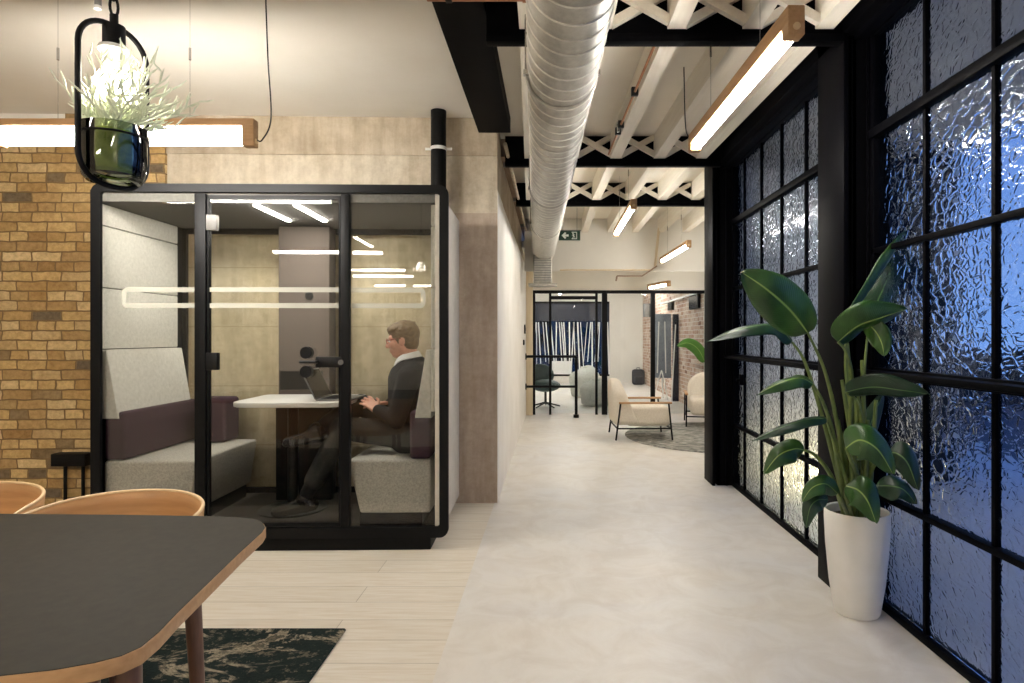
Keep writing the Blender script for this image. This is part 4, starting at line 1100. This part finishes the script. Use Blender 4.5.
for x_, y_, z_, w_, h_, lb in ((2.53, 11.0, 1.93, .34, .26, 'larger black wall screen high on the brick wall behind the partition'), (2.53, 13.2, 1.98, .22, .22, 'smaller black wall screen deeper along the brick wall')):
    s_ = thing('wall_screen', lb, 'screen', (x_, y_, z_))
    MB().box(-.03, .02, -w_, w_, -h_/2, h_/2, .006).build('housing', 'dark_plastic', s_); MB().box(-.033, -.03, -w_*.9, w_*.9, -h_*.42, h_*.42).build('display', 'screen', s_, False)
sk = thing('wall_speaker', 'grey box speaker with a black side on the far brick wall', 'speaker', (2.45, 15.8, 1.98))
MB().box(-.12, .02, -.12, .12, -.17, .17, .01).build('cabinet', 'grey_metal', sk); MB().box(.02, .1, -.12, .12, -.17, .17, .01).build('side_cover', 'dark_plastic', sk)
wc = thing('white_track', 'thin white lighting track along the top of the far brick wall', 'track', (2.46, 10.6, 2.03))
MB().box(-.015, .015, 0, 3.4, 0, .03, .004).build('rail', 'white_plastic', wc)
for y in (.2, 1.6, 3.1): MB().box(.015, .1, y-.012, y+.012, .008, .022).build('bracket', 'white_plastic', wc, False)
for x_, y_, lb in ((.55, 13.0, 'short tube light over the bean bags in the far room'), (1.75, 14.6, 'short tube light in front of the far white wall'), (.2, 15.6, 'short tube light near the far shopfront glazing')):
    t_ = thing('ceiling_tube_light', lb, 'ceiling light', (x_, y_, 2.42), 0, 'tube lights in the far room')
    far_k = 1
    MB().box(-.03, .03, -.4, .4, .03, .06, .004).build('housing', 'white_plastic', t_)
    MB().box(-.03, .03, -.38, .38, -.03, .03, .01).build('tube', 'led_room', t_)
    for s in (-1, 1): MB().tube([(0, s*.3, .06), (0, s*.3, .205)], .003, 6).build('wire', 'chrome', t_)

# ------------------------------------------------------------------ light
def area(name, loc, size, energy, rot=(0,0,0), col=(1,.94,.86), sy=None):
    l = bpy.data.lights.new(name, 'AREA'); l.energy = energy; l.color = col; l.size = size
    if sy: l.shape = 'RECTANGLE'; l.size_y = sy
    o = bpy.data.objects.new(name, l); C.objects.link(o); o.location = loc; o.rotation_euler = rot; o['kind'] = 'helper'; return o
# added spot with no real fitting, brightening the white wall outside the far window
l = bpy.data.lights.new('courtyard_fill_spot', 'SPOT'); l.energy = 620; l.color = (1,.98,.95); l.shadow_soft_size = .1; l.spot_size = radians(75); l.spot_blend = .6
o = bpy.data.objects.new('courtyard_fill_spot', l); C.objects.link(o); o.location = (2.35, 4.2, 3.4)
o.rotation_euler = (Vector((2.35, 5.75, 1.2))-Vector((2.35, 4.2, 3.4))).to_track_quat('-Z', 'Y').to_euler()
l = bpy.data.lights.new('courtyard_ground_lamp', 'POINT'); l.energy = 3; l.color = (1,.85,.45); l.shadow_soft_size = .05
o = bpy.data.objects.new('courtyard_ground_lamp', l); C.objects.link(o); o.location = (2.3, 5.3, .15)

w = bpy.data.worlds.new('dusk'); SC.world = w; w.use_nodes = True
nt = w.node_tree; nt.nodes.clear()
out = nt.nodes.new('ShaderNodeOutputWorld'); bg_ = nt.nodes.new('ShaderNodeBackground')
tc = nt.nodes.new('ShaderNodeTexCoord'); sp_ = nt.nodes.new('ShaderNodeSeparateXYZ'); rp = nt.nodes.new('ShaderNodeValToRGB')
nt.links.new(tc.outputs['Generated'], sp_.inputs[0]); nt.links.new(sp_.outputs['Z'], rp.inputs[0])
e = rp.color_ramp.elements
e[0].position = 0; e[0].color = lin((112,150,208)); e[1].position = .8; e[1].color = lin((40,76,158))
nt.links.new(rp.outputs[0], bg_.inputs[0]); bg_.inputs[1].default_value = .46
nt.links.new(bg_.outputs[0], out.inputs[0])

# ------------------------------------------------------------------ camera and view
cam = bpy.data.cameras.new('camera'); co = bpy.data.objects.new('camera', cam); C.objects.link(co)
co.location = (0, 0, H); co.rotation_euler = (radians(90), 0, 0)
cam.sensor_fit = 'HORIZONTAL'; cam.sensor_width = 36; cam.lens = F/1024*36
cam.shift_x = (512-CX)/1024; cam.shift_y = (CY-341.5)/1024; cam.clip_start = .05
SC.camera = co
SC.view_settings.view_transform = 'Standard'; SC.view_settings.look = 'None'
SC.view_settings.exposure = 1.6; SC.view_settings.gamma = 1; SC.view_settings.use_curve_mapping = False
SC.cycles.max_bounces = 14; SC.cycles.transparent_max_bounces = 24; SC.cycles.transmission_bounces = 12; SC.cycles.diffuse_bounces = 6
SC.cycles.sample_clamp_indirect = 6; SC.cycles.use_denoising = True
